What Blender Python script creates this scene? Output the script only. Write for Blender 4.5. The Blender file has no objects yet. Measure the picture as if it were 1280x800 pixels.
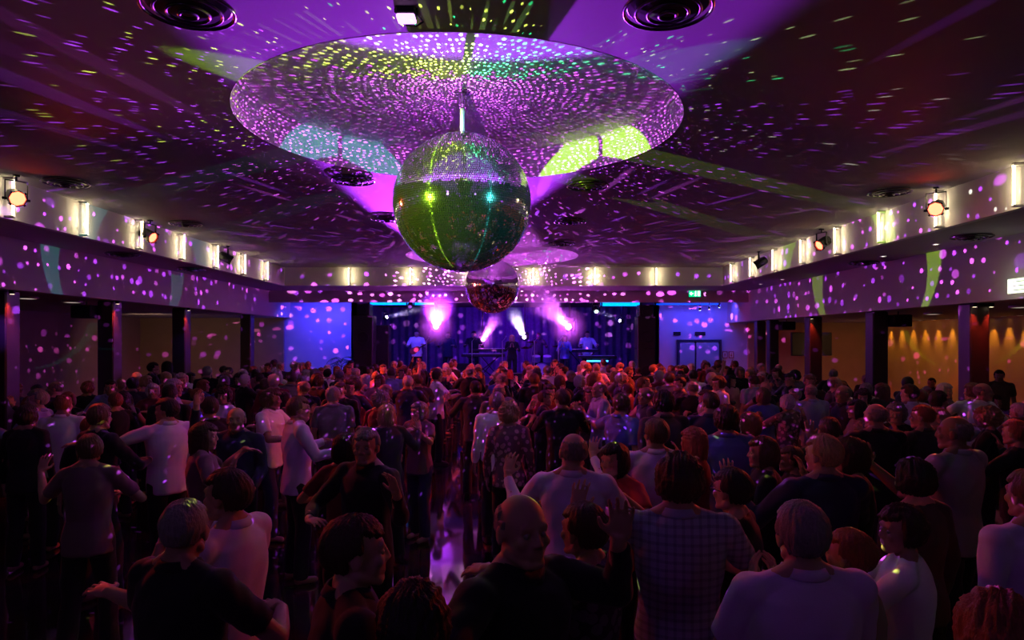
import bpy, math, random
import numpy as np
from mathutils import Vector, Matrix

random.seed(7)
PI = math.pi
F = 1280 * 24 / 36.0          # focal length in pixels of the 1280x800 frame
CAM_Z, HORIZON = 2.3, 426.0
SC = bpy.context.scene
COL = SC.collection

# ------------------------------------------------------------------ camera, world, exposure
cam_d = bpy.data.cameras.new('camera')
cam_d.lens, cam_d.sensor_width = 24, 36
cam_d.shift_y = (HORIZON - 400) / 1280
cam_d.clip_start = 0.05
cam = bpy.data.objects.new('camera', cam_d)
cam.location = (0, 0, CAM_Z)
cam.rotation_euler = (PI / 2, 0, 0)
COL.objects.link(cam)
SC.camera = cam

SC.view_settings.view_transform = 'Standard'
SC.view_settings.look = 'None'
SC.view_settings.exposure = 0.0
SC.view_settings.gamma = 1.0
SC.view_settings.use_curve_mapping = False

world = bpy.data.worlds.new('hall_darkness')
world.use_nodes = True
bg = world.node_tree.nodes['Background']
bg.inputs[0].default_value = (0.9, 0.8, 1.0, 1)
bg.inputs[1].default_value = 0.0008
SC.world = world


def at(px, py, d):
    """the point that stands at pixel (px, py) when it is d metres into the hall"""
    return Vector(((px - 640) / F * d, d, CAM_Z + (HORIZON - py) / F * d))


# the hall, in metres
HC = 4.30                      # main ceiling
XL, XR = -6.20, 5.74           # fascias beside the main ceiling
YB = 18.6                      # fascia across the back
HS = 3.80                      # soffit below the fascias
BL, BR = -7.30, 7.10           # outer beams
HBL, HBR = 3.05, 2.89          # undersides of the outer beams
YW = 22.5                      # back wall
YR = -4.0                      # wall behind the visitor
DOME_X = -0.47
DOMES = (6.45, 16.2)
DOME_R, DOME_H = 2.03, 0.35
BALL_Z = 3.60
BALL_R = 0.65

# ------------------------------------------------------------------ lamps
def aim(o, target):
    o.rotation_euler = (Vector(target) - o.location).to_track_quat('-Z', 'Y').to_euler()


def spot(name, loc, target, energy, color, angle, blend=0.3, radius=0.03):
    l = bpy.data.lights.new(name, 'SPOT')
    l.energy, l.color = energy, color
    l.spot_size, l.spot_blend = math.radians(angle), blend
    l.shadow_soft_size = radius
    o = bpy.data.objects.new(name, l)
    o.location = loc
    COL.objects.link(o)
    aim(o, target)
    return o


def point(name, loc, energy, color, radius=0.05):
    l = bpy.data.lights.new(name, 'POINT')
    l.energy, l.color, l.shadow_soft_size = energy, color, radius
    o = bpy.data.objects.new(name, l)
    o.location = loc
    COL.objects.link(o)
    return o


def area(name, loc, target, energy, color, sx, sy, spread=180):
    l = bpy.data.lights.new(name, 'AREA')
    l.shape, l.size, l.size_y = 'RECTANGLE', sx, sy
    l.energy, l.color, l.spread = energy, color, math.radians(spread)
    o = bpy.data.objects.new(name, l)
    o.location = loc
    COL.objects.link(o)
    aim(o, target)
    return o


WARM = (1.0, 0.83, 0.47)
RED = (1.0, 0.05, 0.02)
PURPLE = (0.42, 0.08, 1.0)
MAGENTA = (0.75, 0.12, 1.0)
BLUE = (0.05, 0.04, 1.0)
LIME = (0.50, 1.0, 0.03)
GREEN = (0.02, 1.0, 0.28)

# hall washes: purple house wash behind the visitor, and the stage wash that reaches the ceiling
area('house_wash_lamp', (-3.2, -2.6, 4.1), (0.5, 4.5, 1.2), 7, (0.55, 0.22, 1.0), 0.5, 0.5)
area('house_wash_lamp', (3.4, -2.6, 4.1), (2.5, 4.5, 1.2), 1.5, (0.55, 0.30, 0.9), 0.5, 0.5)
spot('ceiling_wash_lamp', (-0.6, 19.6, 3.3), (-0.6, 12.0, 4.3), 170, (0.36, 0.03, 1.0), 120, 1.0, 0.2)
spot('ceiling_wash_lamp', (-0.3, 13.0, 3.2), (-0.6, 8.0, 4.5), 26, (0.36, 0.03, 1.0), 130, 1.0, 0.2)

# ------------------------------------------------------------------ light thrown by the mirror balls
def math_node(nt, op, a, b=None, c=None):
    n = nt.nodes.new('ShaderNodeMath')
    n.operation = op
    for i, v in enumerate((a, b, c)):
        if v is None:
            continue
        if isinstance(v, (int, float)):
            n.inputs[i].default_value = v
        else:
            nt.links.new(v, n.inputs[i])
    return n.outputs[0]


def facet_light(name, loc, energy, c1, c2, p2, az0, half, el_lo, el_hi, step=2.0, keep=0.65, dot=0.27, warp=None, base=0.0, seed=0.0,
                falloff='Linear', aim_el=None, cone=110, off=(0.0, 0.0)):
    """a lamp on the skin of a mirror ball: it throws the spots that the facets there reflect.
    az0/half (degrees, from +X) is the sector it serves, el_lo..el_hi the elevations; warp=(h_near, h_far) spreads the rings evenly."""
    l = bpy.data.lights.new(name, 'SPOT')
    l.spot_size, l.spot_blend = math.radians(cone), 0.0
    l.energy, l.shadow_soft_size = energy * 8.0, 0.0
    l.use_nodes = True
    nt = l.node_tree
    nt.nodes.clear()
    M = lambda op, a, b=None, c=None: math_node(nt, op, a, b, c)
    geo = nt.nodes.new('ShaderNodeNewGeometry')
    sep = nt.nodes.new('ShaderNodeSeparateXYZ')
    nt.links.new(geo.outputs['Incoming'], sep.inputs[0])
    S = GOBO_SIGN
    x, y, z = (M('MULTIPLY', sep.outputs[i], S) for i in range(3))
    az = M('ARCTAN2', y, x)
    el = M('ARCSINE', z)
    hor = M('SQRT', M('ADD', M('MULTIPLY', x, x), M('MULTIPLY', y, y)))
    if warp:        # rings are centred on the ball's rod, not on the lamp
        k = M('DIVIDE', warp[0], M('MAXIMUM', z, 0.005))
        px_, py_ = M('ADD', M('MULTIPLY', x, k), off[0]), M('ADD', M('MULTIPLY', y, k), off[1])
        az = M('ARCTAN2', py_, px_)
        elp = M('ARCTAN2', warp[1], M('SQRT', M('ADD', M('MULTIPLY', px_, px_), M('MULTIPLY', py_, py_))))
    else:
        elp = el
    st = math.radians(step)
    v = M('ADD', M('DIVIDE', elp, st), 200.0 + seed)
    row = M('FLOOR', v)
    ec = M('MULTIPLY', M('SUBTRACT', M('ADD', row, 0.5), 200.0 + seed), st)
    ncol = M('MAXIMUM', M('ROUND', M('MULTIPLY', M('COSINE', ec), 2 * PI / st)), 3.0)
    wr = nt.nodes.new('ShaderNodeTexWhiteNoise'); wr.noise_dimensions = '1D'
    nt.links.new(M('ADD', row, seed * 3.7 + 0.13), wr.inputs['W'])
    u = M('ADD', M('MULTIPLY', M('DIVIDE', az, 2 * PI), ncol), wr.outputs['Value'])
    col = M('FLOOR', u)
    comb = nt.nodes.new('ShaderNodeCombineXYZ')
    nt.links.new(row, comb.inputs[0]); nt.links.new(col, comb.inputs[1]); comb.inputs[2].default_value = seed
    wn = nt.nodes.new('ShaderNodeTexWhiteNoise'); wn.noise_dimensions = '3D'
    nt.links.new(comb.outputs[0], wn.inputs['Vector'])
    sc = nt.nodes.new('ShaderNodeSeparateColor')
    nt.links.new(wn.outputs['Color'], sc.inputs[0])
    r1, r2, r3 = sc.outputs[0], sc.outputs[1], sc.outputs[2]
    r4 = wn.outputs['Value']
    fx = M('SUBTRACT', M('FRACT', u), M('ADD', 0.3, M('MULTIPLY', r1, 0.4)))
    fy = M('SUBTRACT', M('FRACT', v), M('ADD', 0.3, M('MULTIPLY', r2, 0.4)))
    dist = M('SQRT', M('ADD', M('MULTIPLY', fx, fx), M('MULTIPLY', fy, fy)))
    rad = M('ADD', dot * 0.65, M('MULTIPLY', r3, dot * 0.7))
    mask = M('MULTIPLY', M('SUBTRACT', rad, dist), 12.0)
    n = mask.node; n.use_clamp = True
    mask = M('MULTIPLY', mask, M('LESS_THAN', r4, keep))
    # every facet is a little brighter or dimmer
    bright = M('ADD', 0.25, M('MULTIPLY', M('FRACT', M('MULTIPLY', r4, 57.3)), 1.1))
    mask = M('ADD', M('MULTIPLY', mask, bright), base)
    if half < 179:
        a = math.radians(az0)
        dot_ = M('DIVIDE', M('ADD', M('MULTIPLY', x, math.cos(a)), M('MULTIPLY', y, math.sin(a))), M('MAXIMUM', hor, 1e-4))
        mask = M('MULTIPLY', mask, M('GREATER_THAN', dot_, math.cos(math.radians(half))))
    if warp:        # the hanging rod takes no light from the facets
        mask = M('MULTIPLY', mask, M('LESS_THAN', M('DIVIDE', y, M('MAXIMUM', hor, 1e-4)), math.cos(math.radians(5.5))))
    mask = M('MULTIPLY', mask, M('GREATER_THAN', el, math.radians(el_lo)))
    mask = M('MULTIPLY', mask, M('LESS_THAN', el, math.radians(el_hi)))
    mix = nt.nodes.new('ShaderNodeMix'); mix.data_type = 'RGBA'
    if callable(p2):
        f = p2(M, x, y, elp, M('FRACT', M('MULTIPLY', r3, 31.7)))
    else:
        f = M('LESS_THAN', M('FRACT', M('MULTIPLY', r3, 31.7)), p2)
    nt.links.new(f, mix.inputs[0])
    for sock, c in ((mix.inputs[6], c1), (mix.inputs[7], c2)):
        if isinstance(c, tuple):
            sock.default_value = (*c, 1)
        else:
            nt.links.new(c(nt, M, x, y), sock)
    fo = nt.nodes.new('ShaderNodeLightFalloff')
    nt.links.new(M('MULTIPLY', mask, 1.0 / 8.0), fo.inputs['Strength'])    # most facets are dark at any one time
    em = nt.nodes.new('ShaderNodeEmission')
    nt.links.new(mix.outputs[2], em.inputs['Color'])
    nt.links.new(fo.outputs[falloff], em.inputs['Strength'])
    out = nt.nodes.new('ShaderNodeOutputLight')
    nt.links.new(em.outputs[0], out.inputs[0])
    o = bpy.data.objects.new(name, l)
    o.location = loc
    COL.objects.link(o)
    if aim_el is not None:
        a, e = math.radians(az0), math.radians(aim_el)
        aim(o, Vector(loc) + Vector((math.cos(a) * math.cos(e), math.sin(a) * math.cos(e), math.sin(e))))
    return o


GOBO_SIGN = 1.0
DOT_P = (0.42, 0.05, 1.0)
DOT_M = (0.75, 0.10, 1.0)
DOT_Y = (0.75, 0.95, 0.12)


def near_half(M, x, y, elp, r):
    """spots thrown back towards the visitor are yellow-green, the others magenta"""
    t = M('ADD', M('MULTIPLY', M('MULTIPLY', y, -1.0), 1.9), 0.12)
    t.node.use_clamp = True
    return M('LESS_THAN', r, t)


def some_lime(M, x, y, elp, r):
    t = M('ADD', M('MULTIPLY', y, -0.45), 0.05)
    t.node.use_clamp = True
    return M('LESS_THAN', r, t)


def lime_to_green(nt, M, x, y):
    mx = nt.nodes.new('ShaderNodeMix'); mx.data_type = 'RGBA'
    f = M('MULTIPLY', M('SUBTRACT', M('DIVIDE', x, M('MAXIMUM', M('ABSOLUTE', y), 0.01)), -0.05), 1.6)
    f.node.use_clamp = True
    nt.links.new(f, mx.inputs[0])
    mx.inputs[6].default_value = (0.75, 0.95, 0.12, 1)
    mx.inputs[7].default_value = (0.08, 0.85, 0.35, 1)
    return mx.outputs[2]


for bi, by in enumerate(DOMES):
    top = BALL_Z + BALL_R + 0.012
    top = BALL_Z + BALL_R + 0.012
    facet_light('mirror_ball_glints', (DOME_X + 0.03, by - 0.3, top), 330 if bi == 0 else 700, DOT_M, lime_to_green, near_half if bi == 0 else 0.05, 0, 180, 0.5, 90, aim_el=90, cone=178,
                step=2.1, keep=0.8, dot=0.27, warp=(HC + DOME_H - top, HC + DOME_H - BALL_Z), base=0.012, seed=bi * 5.0, off=(0.03, -0.3))
    secs = [  # azimuth, strength, first colour, second colour, share of the second, kept share
        (90, 2.0, DOT_M, DOT_P, 0.3, 0.65), (135, 1.3, DOT_M, DOT_P, 0.5, 0.55), (180, 1.1, DOT_P, DOT_Y, 0.10, 0.55), (225, 0.9, DOT_P, DOT_Y, 0.30, 0.55),
        (270, 0.7, DOT_Y, GREEN, 0.4, 0.45), (315, 0.5, (0.5, 0.75, 0.3), GREEN, 0.35, 0.4), (0, 0.7, DOT_P, (0.7, 0.7, 0.6), 0.15, 0.5), (45, 1.3, DOT_M, DOT_P, 0.5, 0.55)]
    if bi == 1:
        secs = [(90, 1.9, (0.95, 0.25, 1.0), DOT_M, 0.4, 0.75), (210, 0.6, DOT_P, DOT_M, 0.3, 0.4), (330, 0.6, DOT_P, DOT_M, 0.3, 0.4)]
    for k, (az, st, c1, c2, p2, keep) in enumerate(secs):
        a = math.radians(az)
        r = BALL_R + 0.02
        facet_light('mirror_ball_glints', (DOME_X + r * math.cos(a), by + r * math.sin(a), BALL_Z), 880.0 * st, c1, c2, p2, az,
                    24.5 if bi == 0 else 60, -6, 26.5, aim_el=10, cone=62 if bi == 0 else 130, step=1.55 if bi == 0 else 2.3, keep=keep * 0.85, dot=0.185 if bi == 0 else 0.25, seed=bi * 40 + k * 2.0 + 1)
    # facets of the lower half: spots on the people, the floor and the lower walls
    facet_light('mirror_ball_glints', (DOME_X, by, BALL_Z - BALL_R - 0.012), 620 if bi == 0 else 420, (0.58, 0.08, 1.0), DOT_Y if bi == 0 else DOT_M, some_lime, 0, 180, -60, -0.3, aim_el=-90, cone=178,
                step=1.5, keep=0.38, dot=0.155, seed=77.0 + bi)

# ------------------------------------------------------------------ materials
MATS = {}


def nodes_of(m):
    nt = m.node_tree
    return nt, nt.nodes['Principled BSDF']


def pm(name, color, rough=0.6, metal=0.0, scale=30.0, amount=0.12, bump=0.0, emit=None, strength=0.0, spec=None):
    """a principled material whose colour wanders a little with a noise texture"""
    if name in MATS:
        return MATS[name]
    m = bpy.data.materials.new(name)
    m.use_nodes = True
    nt, b = nodes_of(m)
    tc = nt.nodes.new('ShaderNodeTexCoord')
    nz = nt.nodes.new('ShaderNodeTexNoise')
    nz.inputs['Scale'].default_value = scale
    nz.inputs['Detail'].default_value = 4
    nt.links.new(tc.outputs['Object'], nz.inputs['Vector'])
    mx = nt.nodes.new('ShaderNodeMix'); mx.data_type = 'RGBA'
    mx.inputs[6].default_value = (*[c * (1 - amount) for c in color], 1)
    mx.inputs[7].default_value = (*[min(1, c * (1 + amount)) for c in color], 1)
    nt.links.new(nz.outputs['Fac'], mx.inputs[0])
    nt.links.new(mx.outputs[2], b.inputs['Base Color'])
    b.inputs['Roughness'].default_value = rough
    b.inputs['Metallic'].default_value = metal
    if spec is not None:
        b.inputs['Specular IOR Level'].default_value = spec
    if bump:
        bp = nt.nodes.new('ShaderNodeBump')
        bp.inputs['Strength'].default_value = bump
        bp.inputs['Distance'].default_value = 0.01
        nt.links.new(nz.outputs['Fac'], bp.inputs['Height'])
        nt.links.new(bp.outputs[0], b.inputs['Normal'])
    if emit:
        b.inputs['Emission Color'].default_value = (*emit, 1)
        b.inputs['Emission Strength'].default_value = strength
    MATS[name] = m
    return m


def object_color(name, rough=0.8, scale=60.0, amount=0.15, bump=0.15, pattern=None, spec=0.3, sheen=0.0):
    """a material that takes its colour from the object's own colour"""
    if name in MATS:
        return MATS[name]
    m = bpy.data.materials.new(name)
    m.use_nodes = True
    nt, b = nodes_of(m)
    oi = nt.nodes.new('ShaderNodeObjectInfo')
    tc = nt.nodes.new('ShaderNodeTexCoord')
    nz = nt.nodes.new('ShaderNodeTexNoise')
    nz.inputs['Scale'].default_value = scale
    if pattern == 'strands':
        mp = nt.nodes.new('ShaderNodeMapping')
        mp.inputs['Scale'].default_value = (1, 1, 0.12)
        nt.links.new(tc.outputs['Object'], mp.inputs['Vector'])
        nt.links.new(mp.outputs[0], nz.inputs['Vector'])
    else:
        nt.links.new(tc.outputs['Object'], nz.inputs['Vector'])
    fac = math_node(nt, 'MULTIPLY_ADD', nz.outputs['Fac'], 2 * amount, 1 - amount)
    if pattern == 'stripes':
        w = nt.nodes.new('ShaderNodeTexWave'); w.bands_direction = 'X'
        w.inputs['Scale'].default_value = 14
        nt.links.new(tc.outputs['Object'], w.inputs['Vector'])
        fac = math_node(nt, 'MULTIPLY', fac, math_node(nt, 'MULTIPLY_ADD', math_node(nt, 'GREATER_THAN', w.outputs['Fac'], 0.6), -0.45, 1.0))
    elif pattern == 'check':
        f2 = None
        for dname in ('X', 'Z'):
            w = nt.nodes.new('ShaderNodeTexWave'); w.bands_direction = dname
            w.inputs['Scale'].default_value = 9
            nt.links.new(tc.outputs['Object'], w.inputs['Vector'])
            g = math_node(nt, 'MULTIPLY_ADD', math_node(nt, 'GREATER_THAN', w.outputs['Fac'], 0.7), -0.3, 1.0)
            f2 = g if f2 is None else math_node(nt, 'MULTIPLY', f2, g)
        fac = math_node(nt, 'MULTIPLY', fac, f2)
    elif pattern == 'floral':
        vr = nt.nodes.new('ShaderNodeTexVoronoi')
        vr.inputs['Scale'].default_value = 17
        nt.links.new(tc.outputs['Object'], vr.inputs['Vector'])
        fac = math_node(nt, 'MULTIPLY', fac, math_node(nt, 'MULTIPLY_ADD', math_node(nt, 'LESS_THAN', vr.outputs['Distance'], 0.42), 0.75, 0.3))
    mx = nt.nodes.new('ShaderNodeMix'); mx.data_type = 'RGBA'; mx.blend_type = 'MULTIPLY'
    mx.inputs[0].default_value = 1
    nt.links.new(oi.outputs['Color'], mx.inputs[6])
    nt.links.new(fac, mx.inputs[7])
    nt.links.new(mx.outputs[2], b.inputs['Base Color'])
    b.inputs['Roughness'].default_value = rough
    b.inputs['Specular IOR Level'].default_value = spec
    if sheen:
        b.inputs['Sheen Weight'].default_value = sheen
    bp = nt.nodes.new('ShaderNodeBump')
    bp.inputs['Strength'].default_value = bump
    bp.inputs['Distance'].default_value = 0.005
    nt.links.new(nz.outputs['Fac'], bp.inputs['Height'])
    nt.links.new(bp.outputs[0], b.inputs['Normal'])
    MATS[name] = m
    return m


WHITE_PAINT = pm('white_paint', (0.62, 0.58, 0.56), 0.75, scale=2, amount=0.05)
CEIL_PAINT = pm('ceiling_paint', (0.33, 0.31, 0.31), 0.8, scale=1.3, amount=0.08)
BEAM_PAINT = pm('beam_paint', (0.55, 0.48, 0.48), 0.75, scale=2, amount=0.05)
BROWN_WALL = pm('brown_panelling', (0.30, 0.20, 0.13), 0.6, scale=3, amount=0.15)
BLUE_WALL = pm('stage_side_wall', (0.50, 0.50, 0.62), 0.7, scale=3, amount=0.06)
COLUMN_MAT = pm('dark_column', (0.045, 0.032, 0.035), 0.45, scale=8, amount=0.2)
BLACK_METAL = pm('black_metal', (0.015, 0.015, 0.017), 0.4, 0.6)
BLACK_CLOTH = pm('black_cloth', (0.010, 0.010, 0.013), 0.9, scale=80)
BLACK_BOX = pm('black_speaker_paint', (0.012, 0.012, 0.014), 0.6, scale=120, bump=0.2)
CHROME = pm('chrome', (0.75, 0.75, 0.78), 0.15, 1.0)
DIFFUSER_MAT = pm('diffuser_metal', (0.10, 0.09, 0.10), 0.25, 0.8)
DARK_WOOD = pm('dark_wood', (0.07, 0.035, 0.02), 0.4, scale=12, amount=0.3)
WHITE_LINEN = pm('white_linen', (0.75, 0.72, 0.75), 0.85, scale=90, bump=0.1)
BACKDROP = pm('stage_drape', (0.10, 0.085, 0.16), 0.9, scale=9, amount=0.4)

# polished dance floor
FLOOR = bpy.data.materials.new('polished_dance_floor')
FLOOR.use_nodes = True
_nt, _b = nodes_of(FLOOR)
_tc = _nt.nodes.new('ShaderNodeTexCoord')
_br = _nt.nodes.new('ShaderNodeTexBrick')
_br.inputs['Scale'].default_value = 2.0
_br.inputs['Color1'].default_value = (0.030, 0.022, 0.024, 1)
_br.inputs['Color2'].default_value = (0.022, 0.016, 0.018, 1)
_br.inputs['Mortar'].default_value = (0.008, 0.007, 0.008, 1)
_br.inputs['Mortar Size'].default_value = 0.006
_nt.links.new(_tc.outputs['Object'], _br.inputs['Vector'])
_nt.links.new(_br.outputs['Color'], _b.inputs['Base Color'])
_b.inputs['Roughness'].default_value = 0.06
_b.inputs['IOR'].default_value = 1.9
_b.inputs['Specular IOR Level'].default_value = 0.9

# mirror tiles: sharp reflection, a soft halo, and a thin upright streak such as facets set at slightly different tilts give
MIRROR = bpy.data.materials.new('mirror_tiles')
MIRROR.use_nodes = True
_nt = MIRROR.node_tree
_nt.nodes.clear()
def _gloss(rough, aniso, c):
    g = _nt.nodes.new('ShaderNodeBsdfAnisotropic')
    g.inputs['Color'].default_value = (c, c * 1.02, c * 1.02, 1)
    g.inputs['Roughness'].default_value = rough
    g.inputs['Anisotropy'].default_value = aniso
    return g.outputs[0]
def _mixs(f, a, b):
    m = _nt.nodes.new('ShaderNodeMixShader')
    m.inputs[0].default_value = f
    _nt.links.new(a, m.inputs[1]); _nt.links.new(b, m.inputs[2])
    return m.outputs[0]
_streak = _gloss(0.34, 0.9, 0.8)
_tg = _nt.nodes.new('ShaderNodeTangent')
_tg.direction_type, _tg.axis = 'RADIAL', 'Z'
_nt.links.new(_tg.outputs[0], _streak.node.inputs['Tangent'])
_o = _nt.nodes.new('ShaderNodeOutputMaterial')
_dust = _nt.nodes.new('ShaderNodeBsdfDiffuse')
_dust.inputs['Color'].default_value = (0.7, 0.7, 0.7, 1)
_nt.links.new(_mixs(0.035, _mixs(0.022, _mixs(0.10, _gloss(0.03, 0, 0.8), _gloss(0.17, 0, 0.8)), _streak), _dust.outputs[0]), _o.inputs[0])


def glow(name, color, strength):
    if name in MATS:
        return MATS[name]
    m = bpy.data.materials.new(name)
    m.use_nodes = True
    nt, b = nodes_of(m)
    b.inputs['Base Color'].default_value = (*[c * 0.2 for c in color], 1)
    b.inputs['Emission Color'].default_value = (*color, 1)
    # a lamp lens: hotter in the middle of its face
    b.inputs['Emission Strength'].default_value = strength
    MATS[name] = m
    return m


# ------------------------------------------------------------------ mesh helpers
class MB:
    def __init__(self):
        self.v, self.f, self.m = [], [], []

    def add(self, vs, fs, mi=0):
        b = len(self.v)
        self.v += [tuple(p) for p in vs]
        self.f += [tuple(i + b for i in f) for f in fs]
        self.m += [mi] * len(fs)
        return self

    def box(self, x0, x1, y0, y1, z0, z1, mi=0, M=None):
        vs = [Vector((x, y, z)) for z in (z0, z1) for y in (y0, y1) for x in (x0, x1)]
        if M is not None:
            vs = [M @ p for p in vs]
        return self.add(vs, [(0, 2, 3, 1), (4, 5, 7, 6), (0, 1, 5, 4), (2, 6, 7, 3), (0, 4, 6, 2), (1, 3, 7, 5)], mi)

    def bevel_box(self, x0, x1, y0, y1, z0, z1, c=0.01, mi=0, M=None):
        """a box with its upright edges cut, and its top and bottom edges too"""
        def ring(z, k):
            return [(x0 + c + k, y0 + k, z), (x1 - c - k, y0 + k, z), (x1 - k, y0 + c + k, z), (x1 - k, y1 - c - k, z),
                    (x1 - c - k, y1 - k, z), (x0 + c + k, y1 - k, z), (x0 + k, y1 - c - k, z), (x0 + k, y0 + c + k, z)]
        rings = [ring(z0, c), ring(z0 + c, 0), ring(z1 - c, 0), ring(z1, c)]
        return self.loft(rings, mi, M)

    def loft(self, rings, mi=0, M=None, caps=True):
        n = len(rings[0])
        vs = [Vector(p) for r in rings for p in r]
        if M is not None:
            vs = [M @ p for p in vs]
        fs = []
        for i in range(len(rings) - 1):
            for j in range(n):
                k = (j + 1) % n
                fs.append((i * n + j, i * n + k, (i + 1) * n + k, (i + 1) * n + j))
        if caps:
            fs.append(tuple(reversed(range(n))))
            fs.append(tuple((len(rings) - 1) * n + j for j in range(n)))
        return self.add(vs, fs, mi)

    def lathe(self, prof, n=24, mi=0, M=None, caps=True):
        """prof: list of (radius, z)"""
        rings = [[(r * math.cos(2 * PI * j / n), r * math.sin(2 * PI * j / n), z) for j in range(n)] for r, z in prof]
        return self.loft(rings, mi, M, caps)

    def rod(self, a, b, r, n=10, mi=0, r2=None):
        a, b = Vector(a), Vector(b)
        d = b - a
        q = d.to_track_quat('Z', 'Y').to_matrix().to_4x4()
        return self.lathe([(r, 0), (r if r2 is None else r2, d.length)], n, mi, Matrix.Translation(a) @ q)

    def path(self, pts, r, n=8, mi=0):
        for a, b in zip(pts, pts[1:]):
            self.rod(a, b, r, n, mi)
            self.ball(b, r, 8, 6, mi)
        return self

    def ball(self, c, r, n=16, m=10, mi=0, M=None):
        c = Vector(c)
        rx, ry, rz = (r, r, r) if isinstance(r, (int, float)) else r
        vs, fs = [], []
        for i in range(m + 1):
            t = PI * i / m
            for j in range(n):
                p = 2 * PI * j / n
                q = Vector((rx * math.sin(t) * math.cos(p), ry * math.sin(t) * math.sin(p), -rz * math.cos(t)))
                if M is not None:
                    q = M @ q
                vs.append(c + q)
        for i in range(m):
            for j in range(n):
                k = (j + 1) % n
                if i == 0:
                    fs.append((j, (i + 1) * n + k, (i + 1) * n + j))
                elif i == m - 1:
                    fs.append((i * n + j, i * n + k, (i + 1) * n + j))
                else:
                    fs.append((i * n + j, i * n + k, (i + 1) * n + k, (i + 1) * n + j))
        return self.add(vs, fs, mi)

    def torus(self, c, R, r, n=24, m=8, mi=0, M=None):
        vs, fs = [], []
        for i in range(n):
            a = 2 * PI * i / n
            for j in range(m):
                b = 2 * PI * j / m
                q = Vector(((R + r * math.cos(b)) * math.cos(a), (R + r * math.cos(b)) * math.sin(a), r * math.sin(b)))
                vs.append(Vector(c) + (M @ q if M is not None else q))
        for i in range(n):
            for j in range(m):
                fs.append((i * m + j, ((i + 1) % n) * m + j, ((i + 1) % n) * m + (j + 1) % m, i * m + (j + 1) % m))
        return self.add(vs, fs, mi)

    def mesh(self, name, mats=(), smooth=False):
        me = bpy.data.meshes.new(name)
        me.from_pydata(self.v, [], self.f)
        for m in mats:
            me.materials.append(m)
        for p, mi in zip(me.polygons, self.m):
            p.material_index = mi
            p.use_smooth = smooth
        me.validate()
        me.update()
        return me

    def build(self, name, mats, parent=None, smooth=False, loc=(0, 0, 0)):
        if not isinstance(mats, (list, tuple)):
            mats = [mats]
        o = bpy.data.objects.new(name, self.mesh(name, mats, smooth))
        COL.objects.link(o)
        o.location = loc
        if parent is not None:
            o.parent = parent
        return o


def tag(o, label=None, cat=None, group=None, kind=None):
    if label: o['label'] = label
    if cat: o['category'] = cat
    if group: o['group'] = group
    if kind: o['kind'] = kind
    return o


def thing(name, label, cat, loc=(0, 0, 0), rz=0.0, group=None):
    o = bpy.data.objects.new(name, None)
    o.empty_display_size = 0.1
    COL.objects.link(o)
    o.location = loc
    o.rotation_euler = (0, 0, rz)
    return tag(o, label, cat, group)


def struct(name, mb, mat, smooth=False, label=None):
    return tag(mb.build(name, mat, None, smooth), label, None, None, 'structure')


def copy_tree(o, parent=None):
    c = o.copy()
    COL.objects.link(c)
    if parent is not None:
        c.parent = parent
    for ch in list(o.children):
        copy_tree(ch, c)
    return c


# ------------------------------------------------------------------ the hall
struct('floor', MB().box(-12.4, 12.2, YR, 27.2, -0.2, 0.0), FLOOR)

# main ceiling with two round recesses
mb = MB()
N = 72
ys = [YR]
H2 = 2.3
for cy in DOMES:
    ys += [cy - H2, cy + H2]
ys.append(YB)
for i in range(0, len(ys), 2):
    mb.box(XL, XR, ys[i], ys[i + 1], HC, HC + 0.1)
for cy in DOMES:
    mb.box(XL, DOME_X - H2, cy - H2, cy + H2, HC, HC + 0.1)
    mb.box(DOME_X + H2, XR, cy - H2, cy + H2, HC, HC + 0.1)
    circ, sq = [], []
    for j in range(N):
        a = 2 * PI * (j + 0.5) / N
        c, s = math.cos(a), math.sin(a)
        circ.append((DOME_X + DOME_R * c, cy + DOME_R * s))
        k = H2 / max(abs(c), abs(s))
        sq.append((DOME_X + k * c, cy + k * s))
    vs = [(x, y, HC) for x, y in circ] + [(x, y, HC) for x, y in sq]
    # corners of the square
    mb.add(vs, [(j, N + j, N + (j + 1) % N, (j + 1) % N) for j in range(N)])
    for sx in (-1, 1):
        for sy in (-1, 1):
            cor = (DOME_X + sx * H2, cy + sy * H2, HC)
            aa = math.atan2(sy, sx) % (2 * PI)
            j0 = int(aa / (2 * PI) * N - 0.5) % N
            mb.add([cor, (*sq[j0], HC), (*sq[(j0 + 1) % N], HC)], [(0, 1, 2)])
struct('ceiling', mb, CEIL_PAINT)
for cy in DOMES:
    mb = MB()
    ring = lambda r, z: [(DOME_X + r * math.cos(2 * PI * (j + 0.5) / N), cy + r * math.sin(2 * PI * (j + 0.5) / N), z) for j in range(N)]
    rings = [ring(DOME_R, HC - 0.001), ring(DOME_R, HC + DOME_H - 0.06), ring(DOME_R - 0.02, HC + DOME_H - 0.02), ring(DOME_R - 0.06, HC + DOME_H)]
    mb.loft(rings, caps=False)
    mb.add(ring(DOME_R - 0.06, HC + DOME_H), [tuple(reversed(range(N)))])
    o = struct('ceiling_recess', mb, pm('recess_paint', (0.62, 0.58, 0.60), 0.8, scale=2, amount=0.04))
    for p in o.data.polygons:
        p.use_smooth = len(p.vertices) == 4

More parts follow.
